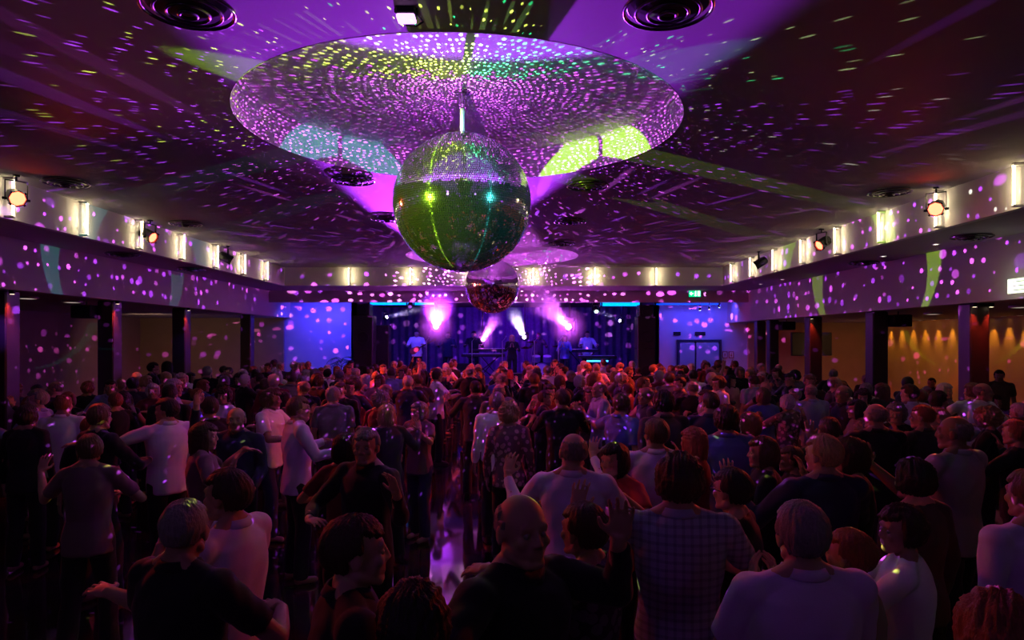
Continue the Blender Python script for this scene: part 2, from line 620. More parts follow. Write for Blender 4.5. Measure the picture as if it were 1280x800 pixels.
# fascias and soffits
struct('wall_left_fascia', MB().box(XL - 0.1, XL, YR, YB + 0.1, HS, HC + 0.1), WHITE_PAINT)
struct('wall_right_fascia', MB().box(XR, XR + 0.1, YR, YB + 0.1, HS, HC + 0.1), WHITE_PAINT)
struct('wall_back_fascia', MB().box(XL - 0.1, XR + 0.1, YB, YB + 0.1, HS, HC + 0.1), WHITE_PAINT)
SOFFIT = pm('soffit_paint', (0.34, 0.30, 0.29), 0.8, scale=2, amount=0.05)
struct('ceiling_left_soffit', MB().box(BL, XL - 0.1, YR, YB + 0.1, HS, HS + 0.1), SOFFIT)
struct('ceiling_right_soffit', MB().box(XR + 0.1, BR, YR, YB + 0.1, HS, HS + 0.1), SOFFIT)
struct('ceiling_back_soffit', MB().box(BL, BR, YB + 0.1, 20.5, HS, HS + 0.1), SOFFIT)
struct('wall_left_beam', MB().box(BL - 0.25, BL, YR, YW, HBL, HS + 0.1), BEAM_PAINT)
struct('wall_right_beam', MB().box(BR, BR + 0.25, YR, YW, HBR, HS + 0.1), BEAM_PAINT)
struct('wall_back_beam', MB().box(BL, BR, 20.5, 20.7, 3.46, HS + 0.1), BEAM_PAINT)
struct('ceiling_stage_front', MB().box(BL, BR, 20.7, 27.2, 3.62, 3.72), pm('black_ceiling', (0.03, 0.03, 0.04), 0.8))
# side rooms
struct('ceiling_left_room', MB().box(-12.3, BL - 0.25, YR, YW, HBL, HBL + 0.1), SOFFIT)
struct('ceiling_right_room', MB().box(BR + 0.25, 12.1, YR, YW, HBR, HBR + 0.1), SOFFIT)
struct('wall_left', MB().box(-12.4, -12.2, YR, YW, 0, HBL + 0.1), BROWN_WALL)
struct('wall_left_room_end', MB().box(-12.4, BL - 0.2, YW - 0.1, YW + 0.1, 0, HBL + 0.1), BROWN_WALL)
GOLD = pm('gold_curtain_wall', (0.50, 0.25, 0.06), 0.55, scale=4, amount=0.12)
struct('wall_right', MB().box(12.0, 12.2, YR, YW, 0, HBR + 0.1), GOLD)
struct('wall_right_room_end', MB().box(7.75, 12.2, YW - 0.1, YW + 0.1, 0, HBR + 0.1), pm('ochre_wall', (0.40, 0.27, 0.17), 0.6, scale=3))
struct('wall_rear', MB().box(-12.4, 12.2, YR - 0.2, YR, 0, HC + 0.2), pm('rear_wall_paint', (0.05, 0.045, 0.05), 0.8))
# back wall with the stage opening
SX0, SX1 = -5.15, 4.70
struct('wall_back_left', MB().box(BL - 0.3, SX0, YW, YW + 0.2, 0, 3.7), BLUE_WALL)
struct('wall_back_right', MB().box(SX1, 7.75, YW, YW + 0.2, 0, 3.7), BLUE_WALL)
struct('wall_stage_left', MB().box(SX0 - 0.15, SX0, YW, 27.2, 0, 3.7), BACKDROP)
struct('wall_stage_right', MB().box(SX1, SX1 + 0.15, YW, 27.2, 0, 3.7), BACKDROP)
# stage drape with folds
mb = MB()
top, bot = [], []
for i in range(241):
    x = SX0 + (SX1 - SX0) * i / 240
    y = 26.9 + 0.06 * math.sin(i * 0.9) + 0.03 * math.sin(i * 0.37)
    top.append((x, y, 3.65)); bot.append((x, y + 0.01, 0.9))
mb.add(top + bot, [(i, i + 1, 241 + i + 1, 241 + i) for i in range(240)])
struct('wall_stage_back', mb, BACKDROP, True)
struct('floor_stage', MB().box(SX0, SX1, 21.6, 27.2, 0.0, 0.9), pm('stage_deck', (0.02, 0.02, 0.03), 0.35))

# columns
def column(x, y, w=0.30, h=3.0, lab=None):
    m = MB().bevel_box(x - w / 2, x + w / 2, y - w / 2, y + w / 2, 0, h, 0.02)
    return struct('column', m, COLUMN_MAT, label=lab)
LEFT_COLS = (10.2, 12.9, 15.7, 19.6)
RIGHT_COLS = (10.9, 13.8, 16.7, 19.3, 20.3)
for y in LEFT_COLS:
    column(-7.60, y, 0.30, HBL)
for y in RIGHT_COLS:
    column(7.37, y, 0.31 if y < 19 else 0.26, HBR)

# double door and toilets signs on the back wall
DX0, DX1 = at(848, 0, YW).x, at(899, 0, YW).x
DOORM = pm('door_paint', (0.46, 0.46, 0.60), 0.5, scale=3, amount=0.05)
SEAM = pm('dark_gap', (0.03, 0.03, 0.06), 0.6)
mid = at(869, 0, YW).x
for k, (a, b) in enumerate(((DX0, mid), (mid, DX1))):
    d = thing('door_%d' % (k + 1), None, None)
    d['kind'] = 'structure'
    MB().bevel_box(a + 0.03, b - 0.03, YW - 0.06, YW - 0.01, 0.0, 2.24, 0.01).build('door_leaf', DOORM, d)
    hx = b - 0.1 if k == 0 else a + 0.1
    MB().rod((hx, YW - 0.11, 0.9), (hx, YW - 0.11, 1.25), 0.015).rod((hx, YW - 0.11, 0.93), (hx, YW - 0.05, 0.93), 0.01).rod((hx, YW - 0.11, 1.22), (hx, YW - 0.05, 1.22), 0.01).build('door_handle', CHROME, d)
mb = MB().box(DX0 - 0.06, DX0, YW - 0.07, YW, 0, 2.34).box(DX1, DX1 + 0.06, YW - 0.07, YW, 0, 2.34).box(DX0, DX1, YW - 0.07, YW, 2.27, 2.34).box(mid - 0.03, mid + 0.03, YW - 0.03, YW, 0, 2.27)
struct('trim_20', mb, SEAM)

# ------------------------------------------------------------------ mirror balls
def mirror_ball(by, label, lod):
    t = thing('mirror_ball', label, 'mirror ball', (DOME_X, by, BALL_Z), 0, 'mirror balls under the round recesses')
    rng = random.Random(int(by * 10))
    R = BALL_R
    rows = 104 if lod == 0 else 70
    mb = MB()
    e = 0.0034
    for i in range(rows):
        t0, t1 = PI * i / rows, PI * (i + 1) / rows
        tm = (t0 + t1) / 2
        n = max(6, int(2 * PI * math.sin(tm) * rows / PI))
        off = rng.random() * 2 * PI
        for j in range(n):
            a0, a1 = off + 2 * PI * j / n, off + 2 * PI * (j + 1) / n
            am = (a0 + a1) / 2
            nrm = Vector((math.sin(tm) * math.cos(am), math.sin(tm) * math.sin(am), math.cos(tm)))
            ux = Vector((-math.sin(am), math.cos(am), 0))
            uy = nrm.cross(ux)
            tilt = (nrm + ux * rng.gauss(0, 0.006) + uy * rng.gauss(0, 0.012)).normalized()
            ux = (ux - tilt * ux.dot(tilt)).normalized()
            uy = tilt.cross(ux)
            hx = R * math.sin(tm) * (a1 - a0) / 2 - e / 2
            hy = R * (t1 - t0) / 2 - e / 2
            c = nrm * R
            if hx < 0.002:
                hx = 0.002
            mb.add([c - ux * hx - uy * hy, c + ux * hx - uy * hy, c + ux * hx + uy * hy, c - ux * hx + uy * hy], [(0, 1, 2, 3)])
    mb.build('mirror_tiles', MIRROR, t)
    MB().ball((0, 0, 0), R - 0.006, 48, 32).build('core', pm('ball_grout', (0.02, 0.02, 0.022), 0.7), t, True)
    up = HC + DOME_H - BALL_Z
    MB().rod((0, 0, R - 0.02), (0, 0, up - 0.14), 0.022, 14).build('hanging_rod', pm('white_enamel', (0.8, 0.8, 0.78), 0.3), t, True)
    m = MB().lathe([(0.03, up - 0.15), (0.034, up - 0.145), (0.034, up - 0.02), (0.075, up - 0.015), (0.075, up - 0.001)], 20)
    m.build('motor', pm('grey_enamel', (0.30, 0.30, 0.32), 0.4, 0.3), t)
    m = MB().lathe([(0.10, R - 0.012), (0.10, R + 0.004), (0.05, R + 0.008), (0.03, R + 0.02)], 20)
    m.build('top_cap', CHROME, t)
    return t
mirror_ball(DOMES[0], 'large mirror ball hanging in the nearer round ceiling recess, lime and green glints on it', 0)
mirror_ball(DOMES[1], 'farther mirror ball hanging in front of the stage, smaller in view and purple', 1)

# pin spots for the near ball (lime from the left, blue-green from the right)
def pin_spot(loc, target, color, energy, angle, label, mount_z):
    t = thing('pin_spot', label, 'spotlight', loc, 0, 'pin spots for the mirror ball')
    d = (Vector(target) - Vector(loc)).normalized()
    q = d.to_track_quat('Z', 'Y').to_matrix().to_4x4()
    MB().lathe([(0.05, -0.22), (0.075, -0.18), (0.085, -0.03), (0.09, 0.0)], 20, 0, q).build('housing', BLACK_METAL, t)
    MB().lathe([(0.075, 0.0), (0.05, 0.008), (0.0, 0.012)], 20, 0, q, False).build('lens', glow('lens_' + label[:12], color, 30), t)
    MB().box(-0.012, 0.012, -0.10, -0.085, -0.1, mount_z - loc[2]).box(-0.012, 0.012, 0.085, 0.10, -0.1, mount_z - loc[2]).box(-0.03, 0.03, -0.1, 0.1, mount_z - loc[2] - 0.015, mount_z - loc[2]).build('yoke', BLACK_METAL, t)
    spot('pin_spot_lamp', Vector(loc) + d * 0.03, target, energy, color, angle, 0.02, 0.012)
BALL = Vector((DOME_X, DOMES[0], BALL_Z))
pin_spot((-6.75, 0.6, 3.68), BALL + Vector((0, 0, 0.16)), LIME, 7000, 10.8, 'black pin spot throwing lime light at the mirror ball from the left soffit', HS)
pin_spot((6.05, 0.5, 3.68), BALL + Vector((0, 0, 0.16)), (0.05, 0.68, 0.66), 2600, 10.8, 'black pin spot throwing blue-green light at the mirror ball from the right soffit', HS)

# ------------------------------------------------------------------ fascia downlights
def downlight_mesh():
    m = MB().torus((0, 0, 0), 0.05, 0.008, 20, 6)
    return m.mesh('rim', [pm('white_enamel', (0.8, 0.8, 0.78), 0.3)], True), MB().lathe([(0.046, 0.002), (0.03, 0.0), (0.0, -0.002)], 20, caps=False).mesh('lens', [glow('warm_lens', (1, 0.85, 0.55), 4)])
DL = downlight_mesh()
def downlight(loc, label, group, lens=None):
    t = thing('downlight', label, 'downlight', loc, 0, group)
    for name, me in (('rim', DL[0]), ('lens', lens or DL[1])):
        o = bpy.data.objects.new(name, me); COL.objects.link(o); o.parent = t
    return t
ORD = ['first', 'second', 'third', 'fourth', 'fifth', 'sixth', 'seventh', 'eighth', 'ninth', 'tenth', 'eleventh', 'twelfth', 'thirteenth',
       'fourteenth', 'fifteenth', 'sixteenth', 'seventeenth', 'eighteenth', 'nineteenth', 'twentieth', 'twenty-first', 'twenty-second', 'twenty-third', 'twenty-fourth', 'twenty-fifth']
TUBE = (MB().rod((0, 0.10, 0.03), (0, 0.10, 0.46), 0.016, 12).mesh('tube', [glow('warm_tube', (1.0, 0.86, 0.52), 5.0)], True),
        MB().bevel_box(-0.028, 0.028, 0.002, 0.118, 0.0, 0.03, 0.006).mesh('end_bracket', [pm('white_enamel', (0.8, 0.8, 0.78), 0.3)]))


def wall_washer(x, y, nx, ny, label, group):
    """upright warm light tube standing just off the fascia; (nx, ny) points into the hall"""
    t = thing('wall_light', label, 'wall light', (x, y, HS + 0.003), math.atan2(-nx, ny), group)
    for name, me, dz in (('tube', TUBE[0], 0), ('end_bracket', TUBE[1], 0), ('end_bracket', TUBE[1], 0.458)):
        o = bpy.data.objects.new(name, me); COL.objects.link(o); o.parent = t; o.location = (0, 0, dz)
    area('wall_light_lamp', (x + nx * 0.125, y + ny * 0.125, HS + 0.248), (x, y, HS + 0.248), 3.2, WARM, 0.03, 0.42)


for k in range(8):
    y = 8.4 + 1.45 * k - 0.05
    if y < YB - 0.6:
        wall_washer(XL, y, 1, 0, 'upright warm light strip on the left fascia, %s from the near end' % ORD[k], 'fascia light strips')
for k in range(8):
    y = 7.67 + 1.42 * k
    wall_washer(XR, y, -1, 0, 'upright warm light strip on the right fascia, %s from the near end' % ORD[k], 'fascia light strips')
for k in range(6):
    x = at(437 + 76.5 * k, 0, YB).x
    wall_washer(x, YB, 0, -1, 'upright warm light strip on the back fascia above the stage, %s from the left' % ORD[k], 'fascia light strips')

# ------------------------------------------------------------------ red par cans on the fascias
def par_parts():
    h = MB()
    prof = [(0.045, -0.20), (0.085, -0.17), (0.095, -0.10), (0.095, 0.05), (0.10, 0.055), (0.10, 0.08), (0.088, 0.08), (0.088, 0.02), (0.0, 0.01)]
    h.lathe(prof, 8)
    for k in range(4):
        a = PI / 4 + k * PI / 2
        h.box(-0.012, 0.012, 0.088, 0.112, 0.04, 0.085, 0, Matrix.Rotation(a, 4, 'Z'))
    y = MB()
    for s in (-1, 1):
        y.box(s * 0.112 - 0.004, s * 0.112 + 0.004, -0.015, 0.015, -0.04, 0.20)
        y.rod((s * 0.095, 0, -0.02), (s * 0.14, 0, -0.02), 0.016, 8)
    y.box(-0.116, 0.116, -0.015, 0.015, 0.195, 0.205)
    y.rod((0, 0, 0.20), (0, 0, 0.26), 0.012, 8)
    y.box(-0.03, 0.03, -0.03, 0.03, 0.25, 0.275)
    return h.mesh('housing', [BLACK_METAL]), y.mesh('yoke', [BLACK_METAL]), MB().lathe([(0.088, 0.045), (0.06, 0.055), (0.0, 0.06)], 16, caps=False).mesh('lens', [glow('red_lens', (1.0, 0.075, 0.035), 11)])
PARS = par_parts()
def par_can(loc, target, label, energy, angle=56):
    t = thing('par_can', label, 'stage light', loc, 0, 'red par cans along the fascias')
    d = (Vector(target) - Vector(loc)).normalized()
    rz = math.atan2(-d.x, d.y)
    tilt = math.asin(max(-1, min(1, d.z)))
    t.rotation_euler = (0, 0, rz)
    for name, me in zip(('housing', 'yoke', 'lens'), PARS):
        o = bpy.data.objects.new(name, me); COL.objects.link(o); o.parent = t
        if name != 'yoke':
            o.rotation_euler = (tilt - PI / 2, 0, 0)
    spot('par_can_lamp', Vector(loc) + d * 0.09, target, energy, RED, angle, 0.8, 0.06)
PAR_Z = 4.03
par_can((XL + 0.21, 8.25, PAR_Z), (-0.9, 3.6, 1.7), 'red par can at the left edge of view, glowing towards the visitor', 480)
par_can((XL + 0.21, 11.3, PAR_Z), (-0.5, 9.5, 1.4), 'red par can on the left fascia, lens tipped down, second from the near end', 1200)
par_can((XL + 0.21, 14.4, PAR_Z), (-1.0, 16.5, 1.4), 'dark-looking par can on the left fascia nearest the stage', 2000)
par_can((XR - 0.21, 8.9, PAR_Z), (1.8, 4.2, 1.8), 'red par can on the right fascia, glowing brightly, nearest the visitor', 480)
par_can((XR - 0.21, 12.2, PAR_Z), (1.0, 10.4, 1.4), 'red par can on the right fascia, lens tipped down, second from the near end', 1200)
par_can((XR - 0.21, 15.3, PAR_Z), (1.5, 17.0, 1.4), 'dark-looking par can on the right fascia nearest the stage', 2000)
# the near cans also redden the ceiling above them
spot('par_can_spill_lamp', (XR - 0.45, 8.6, 4.05), (XR - 0.9, 8.0, HC), 2.2, RED, 140, 1.0, 0.05)
spot('par_can_spill_lamp', (XL + 0.45, 8.2, 4.05), (XL + 0.8, 7.7, HC), 1.0, RED, 140, 1.0, 0.05)

# ------------------------------------------------------------------ round ceiling air diffusers
def diffuser_parts():
    parts = []
    for R, z, r in ((0.26, -0.006, 0.012), (0.19, -0.02, 0.010), (0.12, -0.032, 0.010), (0.05, -0.04, 0.012)):
        parts.append(MB().torus((0, 0, z), R, r, 36, 8).mesh('ring', [DIFFUSER_MAT], True))
    parts.append(MB().lathe([(0.245, 0.0), (0.24, -0.004), (0.0, -0.005)], 36).mesh('plate', [BLACK_METAL]))
    return parts
DIFF = diffuser_parts()
def diffuser(x, y, z, label):
    t = thing('air_diffuser', label, 'air vent', (x, y, z), 0, 'round ceiling air diffusers')
    for me in DIFF:
        o = bpy.data.objects.new('ring' if me.name.startswith('ring') else 'plate', me); COL.objects.link(o); o.parent = t
        o.location = (0, 0, -0.02 if me.name.startswith('ring') else 0.0)
for px, py, lab in ((235, 6, 'round ringed air diffuser in the ceiling above, left of the near recess'),
                    (835, 6, 'round ringed air diffuser in the ceiling above, right of the near recess'),
                    (735, 230, 'round air diffuser in the ceiling just right of the large mirror ball'),
                    (441, 223, 'round air diffuser in the ceiling just left of the large mirror ball'),
                    (713, 275, 'round air diffuser in the ceiling, first behind the one beside the large ball'),
                    (484, 272, 'round air diffuser in the ceiling left of the large ball, partly behind it'),
                    (702, 303, 'round air diffuser in the ceiling at the edge of the farther recess'),
                    (82, 226, 'round air diffuser in the ceiling beside the left fascia, nearer one'),
                    (232, 278, 'round air diffuser in the ceiling beside the left fascia, farther one'),
                    (1112, 238, 'round air diffuser in the ceiling beside the right fascia')):
    d = F * (HC - CAM_Z) / (HORIZON - py)
    p = at(px, py, d)
    diffuser(p.x, d, HC - 0.002, lab)
for px, py, lab in ((153, 316, 'round dark air diffuser in the left soffit, nearer one'), (252, 335, 'round dark air diffuser in the left soffit, farther one'),
                    (1215, 294, 'round dark air diffuser in the right soffit, nearer one'), (1080, 327, 'round dark air diffuser in the right soffit, farther one')):
    d = F * (HS - CAM_Z) / (HORIZON - py)
    p = at(px, py, d)
    diffuser(max(BL + 0.4, min(BR - 0.35, p.x)) if p.x > 0 else max(BL + 0.32, min(XL - 0.4, p.x)), d, HS - 0.002, lab)

# soffit downlights on the right
for px, py, lab in ((1170, 305, 'lit downlight in the right soffit, nearest one'), (1104, 320, 'lit downlight in the right soffit, second from the near end'),
                    (978, 349, 'lit downlight in the right soffit, third from the near end'), (951, 355, 'lit downlight in the right soffit, farthest one')):
    d = F * (HS - CAM_Z) / (HORIZON - py)
    downlight((at(px, py, d).x, d, HS - 0.004), lab, 'right soffit downlights', MB().lathe([(0.046, 0.002), (0.03, 0.0), (0.0, -0.002)], 20, caps=False).mesh('lens', [glow('bright_lens', (1, 0.92, 0.8), 6)]))

# ------------------------------------------------------------------ red column lights
def column_light(x, y, z, side, label, color=RED, e=90):
    t = thing('column_light', label, 'spotlight', (x, y, z), 0, 'small lights washing the columns')
    MB().lathe([(0.035, -0.06), (0.04, -0.05), (0.04, 0.0)], 14).build('housing', BLACK_METAL, t)
    MB().lathe([(0.032, -0.062), (0.0, -0.064)], 14, caps=False).build('lens', glow('amber_lens', (1.0, 0.8, 0.5), 5), t)
    spot('column_lamp', (x, y, z - 0.07), (x + side[0], y + side[1], z - 1.0), e, color, 55, 0.8, 0.03)
for y, lab in zip(LEFT_COLS[:3], ('nearest left column', 'second left column', 'third left column')):
    column_light(-7.38, y - 0.12, HBL - 0.0, (-0.12, 0.02), 'small lamp at the top of the %s, washing it red' % lab)
for y, lab in zip((10.9, 16.7), ('nearest right column', 'third right column')):
    column_light(7.24, y - 0.22, HBR - 0.0, (0.06, 0.14), 'small lamp at the top of the %s, washing its face red' % lab, RED, 45)
column_light(7.5, 10.9 - 0.22, HBR, (0.0, 0.14), 'second small lamp at the top of the nearest right column', RED, 40)
spot('column_lamp', (-7.25, 9.6, 2.55), (-7.6, 10.2, 2.4), 14, (0.25, 0.05, 1), 60, 0.8, 0.03)
spot('column_lamp', (-7.1, 15.3, 2.6), (-7.55, 15.7, 2.1), 4, (0.1, 0.05, 1), 60, 0.8, 0.03)

# ------------------------------------------------------------------ gold wall washers, right room
k = 0
for grp, (ya, yb, n) in enumerate(((19.2, 21.6, 5), (15.4, 18.6, 7))):
    for i in range(n):
        y = ya + (yb - ya) * i / (n - 1)
        k += 1
        downlight((11.86, y, HBR - 0.004), 'warm downlight scalloping the gold wall, %s from the far end' % ORD[12 - k], 'gold wall downlights')
        spot('gold_wall_lamp', (11.86, y, HBR - 0.02), (11.97, y, HBR - 1.2), 42, (1.0, 0.60, 0.10), 50, 0.9, 0.02)
area('right_room_lamp', (10.2, 19.0, 2.8), (11.5, 20.5, 0.8), 22, (1.0, 0.48, 0.22), 1.5, 3)
area('left_room_lamp', (-10.2, 18.8, 2.9), (-9.8, 22.4, 1.0), 15, (1.0, 0.6, 0.4), 1, 1)

# dim oval ceiling lights of the side rooms
for px, py, lab in ((34, 371, 'dim round ceiling light in the left room, nearest'), (90, 376, 'dim round ceiling light in the left room, second'),
                    (1120, 394, 'dim round ceiling light in the right room above the gold wall, far one'), (1166, 391, 'dim round ceiling light in the right room above the gold wall, middle one'), (1276, 382, 'dim round ceiling light in the right room, nearest')):
    hz = HBL if px < 640 else HBR
    d = F * (hz - CAM_Z) / (HORIZON - py)
    x = at(px, py, d).x
    t = thing('ceiling_light', lab, 'ceiling light', (x, d, hz), 0, 'side room ceiling lights')
    MB().lathe([(0.17, 0.0), (0.17, -0.03), (0.14, -0.035)], 24, caps=False).build('frame', pm('white_enamel', (0.8, 0.8, 0.78), 0.3), t)
    MB().lathe([(0.15, -0.02), (0.08, -0.035), (0.0, -0.04)], 24, caps=False).build('diffuser', glow('dim_diffuser', (1.0, 0.85, 0.7), 0.55), t)

# ------------------------------------------------------------------ signs
def exit_sign(px, py, d, w, h, label, arrow_left=True, face_x=0, strength=2.0):
    p = at(px, py, d)
    t = thing('exit_sign', label, 'exit sign', p, face_x, 'running man exit signs')
    MB().bevel_box(-w / 2 - 0.01, w / 2 + 0.01, 0.0, 0.05, -h / 2 - 0.01, h / 2 + 0.01, 0.008).build('housing', BLACK_METAL, t)
    MB().box(-w / 2, w / 2, -0.004, 0.0, -h / 2, h / 2).build('panel', glow('sign_green', (0.0, 0.55, 0.22), 0.8 * strength), t)
    gm = MB()
    s = 1 if arrow_left else -1
    # lit doorway, arrow and running figure
    dx = s * w * 0.33
    gm.box(dx - w * 0.10, dx + w * 0.10, -0.008, -0.004, -h * 0.36, h * 0.36)
    ax = -s * w * 0.28
    gm.add([(ax - s * w * 0.17, -0.008, 0), (ax, -0.008, -h * 0.3), (ax, -0.008, h * 0.3)], [(0, 1, 2)])
    gm.box(min(ax, ax + s * w * 0.14), max(ax, ax + s * w * 0.14), -0.008, -0.004, -h * 0.09, h * 0.09)
    fx = s * w * 0.05
    gm.ball((fx + w * 0.01, -0.006, h * 0.28), (h * 0.09, 0.003, h * 0.09), 10, 6)
    for a, b in (((0, 0.18), (0.0, -0.08)), ((0, 0.12), (-0.12, 0.02)), ((0, 0.12), (0.13, 0.06)), ((0, -0.08), (-0.11, -0.34)), ((0, -0.08), (0.10, -0.22)), ((0.10, -0.22), (0.04, -0.38))):
        gm.rod((fx + a[0] * h, -0.006, a[1] * h), (fx + b[0] * h, -0.006, b[1] * h), h * 0.05, 6)
    gm.build('pictogram', glow('sign_white', (0.75, 1.0, 0.85), 1.6 * strength), t)
    return t
exit_sign(868.5, 367, YB + 1.85, 0.36, 0.20, 'green running man exit sign on the beam above the double door', True)
t = exit_sign(343, 355.5, YB + 1.85, 0.22, 0.22, 'small green exit sign on the beam above the blue wall', True)
# bright information sign on the right beam
p = at(1272, 357, 9.58)
t = thing('exit_sign', 'bright white emergency sign glowing on the right beam at the edge of view', 'exit sign', (BR - 0.004, 9.55, p.z), PI / 2)
MB().bevel_box(-0.24, 0.24, -0.05, 0.0, -0.12, 0.12, 0.01).build('housing', pm('white_enamel', (0.8, 0.8, 0.78), 0.3), t)
m = MB()
m.box(-0.22, 0.22, 0.0, 0.004, -0.10, 0.10)
m.build('panel', glow('sign_pale_green', (0.80, 1.0, 0.62), 2.2), t)
m = MB()
for z in (-0.06, 0.0, 0.06):
    m.box(-0.17, 0.12, 0.004, 0.006, z - 0.006, z + 0.006)
m.build('lettering', pm('sign_grey', (0.35, 0.4, 0.35), 0.6), t)
t.rotation_euler = (0, 0, PI / 2)
point('sign_lamp', (BR - 0.30, 9.55, p.z), 1.6, (0.8, 1.0, 0.65), 0.1)

for px, lab, wom in ((906, 'small red and white toilet sign on the pale wall, man pictogram', False), (914, 'small red and white toilet sign on the pale wall, woman pictogram', True)):
    p = at(px, 443.5, YW - 0.005)
    t = thing('toilet_sign', lab, 'sign', p, 0, 'toilet signs beside the double door')
    MB().bevel_box(-0.085, 0.085, -0.012, 0.0, -0.11, 0.11, 0.004).build('plate', pm('sign_red', (0.30, 0.04, 0.04), 0.5), t)
    m = MB().box(-0.06, 0.06, -0.014, -0.012, -0.085, 0.085)
    m.build('panel', pm('sign_cream', (0.75, 0.72, 0.7), 0.6), t)
    m = MB().ball((0, -0.016, 0.055), (0.014, 0.003, 0.014), 10, 6)
    if wom:
        m.add([(-0.03, -0.016, -0.03), (0.03, -0.016, -0.03), (0, -0.016, 0.04)], [(0, 1, 2)])
    else:
        m.box(-0.018, 0.018, -0.017, -0.014, -0.03, 0.036)
    m.box(-0.014, -0.004, -0.017, -0.014, -0.075, -0.03).box(0.004, 0.014, -0.017, -0.014, -0.075, -0.03)
    m.build('pictogram', pm('sign_red', (0.30, 0.04, 0.04), 0.5), t)
p = at(872, 418, YW - 0.005)
for px, w, lab in ((846, 0.24, 'dark narrow vent plate on the blue wall above the double door'), (875, 0.34, 'dark unlit notice above the double door')):
    p = at(px, 417, YW - 0.005)
    t = thing('wall_plate', lab, 'wall plate', p)
    MB().bevel_box(-w / 2, w / 2, -0.03, 0, -0.06, 0.06, 0.006).build('frame', BLACK_METAL, t)
    m = MB()
    for q in range(4):
        m.box(-w / 2 + 0.02, w / 2 - 0.02, -0.034, -0.03, -0.045 + q * 0.028, -0.035 + q * 0.028)
    m.build('louvre_face', pm('dark_grey', (0.05, 0.05, 0.06), 0.6), t)

# wall lamps (small lit points) on the blue wall
for px, py, lab in ((875, 388, 'small lit spot lamp under the ceiling right of the stage, nearest the stage'), (886.5, 386.5, 'small lit spot lamp under the ceiling right of the stage, middle of three'), (899, 384.5, 'small lit spot lamp under the ceiling right of the stage, farthest from it')):
    p = at(px, py, 21.5)
    t = thing('ceiling_spot', lab, 'spotlight', p, 0, 'three ceiling spots right of the stage')
    MB().lathe([(0.04, 0.0), (0.045, 0.03), (0.03, 0.10), (0.012, 0.11), (0.012, 3.62 - p.z)], 12).build('housing', CHROME, t)
    MB().lathe([(0.036, -0.002), (0.0, -0.008)], 12, caps=False).build('lens', glow('cool_lens', (0.8, 0.9, 1.0), 5), t)

# moving head hung above, by the near recess
def moving_head(loc, label, lens_color, rx=0.0, rz=0.0, hang=True, s=1.0, strength=10):
    t = thing('moving_head', label, 'stage light', loc, rz, 'moving head stage lights')
    t.scale = (s, s, s)
    k = 1 if hang else -1
    MB().bevel_box(-0.15, 0.15, -0.12, 0.12, min(k * 0.30, k * 0.18), max(k * 0.30, k * 0.18), 0.02).build('base', BLACK_METAL, t)
    y = MB()
    for sx in (-1, 1):
        y.bevel_box(sx * 0.15 - 0.025, sx * 0.15 + 0.025, -0.05, 0.05, min(k * 0.2, -k * 0.06), max(k * 0.2, -k * 0.06), 0.015)
    y.build('yoke', BLACK_METAL, t)
    R = Matrix.Rotation(rx, 4, 'X')
    MB().lathe([(0.06, -0.13), (0.10, -0.10), (0.115, 0.0), (0.10, 0.09), (0.085, 0.14), (0.085, 0.15)], 20, 0, R).build('head', BLACK_METAL, t)
    MB().lathe([(0.08, 0.152), (0.05, 0.165), (0.0, 0.17)], 20, 0, R, False).build('lens', glow('lens_%d' % (int(sum(lens_color) * 1000) + strength), lens_color, strength), t)
    return t
p = at(508, 17, 4.12)
t = thing('flood_lamp', 'small black lamp box with violet-lit lower edge, hung before the near recess', 'stage light', (p.x, p.y, p.z))
MB().bevel_box(-0.06, 0.06, -0.05, 0.05, -0.02, 0.06, 0.008).build('housing', BLACK_METAL, t)
MB().bevel_box(-0.055, 0.055, -0.052, 0.045, -0.045, -0.02, 0.005).build('lens', glow('violet_lens', (0.75, 0.35, 1.0), 2.5), t)
MB().box(-0.07, -0.064, -0.01, 0.01, 0.0, HC - p.z - 0.01).box(0.064, 0.07, -0.01, 0.01, 0.0, HC - p.z - 0.01).box(-0.07, 0.07, -0.02, 0.02, HC - p.z - 0.015, HC - p.z).build('bracket', BLACK_METAL, t)
pts = [(0.06, 0.0, 0.0), (0.10, 0.0, -0.05), (0.06, 0, -0.075), (0.0, 0, -0.07)]
MB().path(pts, 0.006).build('cable', BLACK_METAL, t)

# ------------------------------------------------------------------ stage
def stage_lamp(px, py, d, target, color, energy, angle, label, lens_strength, s=1.0, blend=0.5, rad=0.06):
    p = at(px, py, d)
    dv = (Vector(target) - p).normalized()
    rz = math.atan2(-dv.x, dv.y)
    rx = math.asin(dv.z) - PI / 2
    t = moving_head(p, label, color, rx, rz, True, s, lens_strength)
    spot('stage_lamp', p + dv * 0.2 * s, target, energy, color, angle, blend, rad)
    # pole that carries the lamp
    return t
LAMPS = []
def lamp_on_pole(px, py, d, target, color, energy, angle, label, strength, s=1.0, base_z=0.9, **kw):
    t = stage_lamp(px, py, d, target, color, energy, angle, label, strength, s, **kw)
    p = t.location
    MB().rod((0, 0.0, 0.28), (0, 0, (3.62 - p.z) / s), 0.03, 10).build('drop_pole', BLACK_METAL, t)
    return t
lamp_on_pole(545, 409, 20.95, (DOME_X + 0.12, 5.0, 4.66), (0.40, 0.03, 1.0), 120000, 14, 'moving head at the stage front with a big magenta beam aimed at the near recess', 90, 1.1, blend=0.35, rad=0.05)
lamp_on_pole(712, 410, 20.95, (-0.2, 14.5, 4.0), MAGENTA, 6500, 17, 'moving head above the stage right of centre, beam slanting up to the farther ball', 90, 1.1)
lamp_on_pole(603, 426, 24.5, (0.3, 19.0, 4.2), MAGENTA, 6000, 15, 'small moving head low on the stage left of centre, beam up to the right', 60, 0.8)
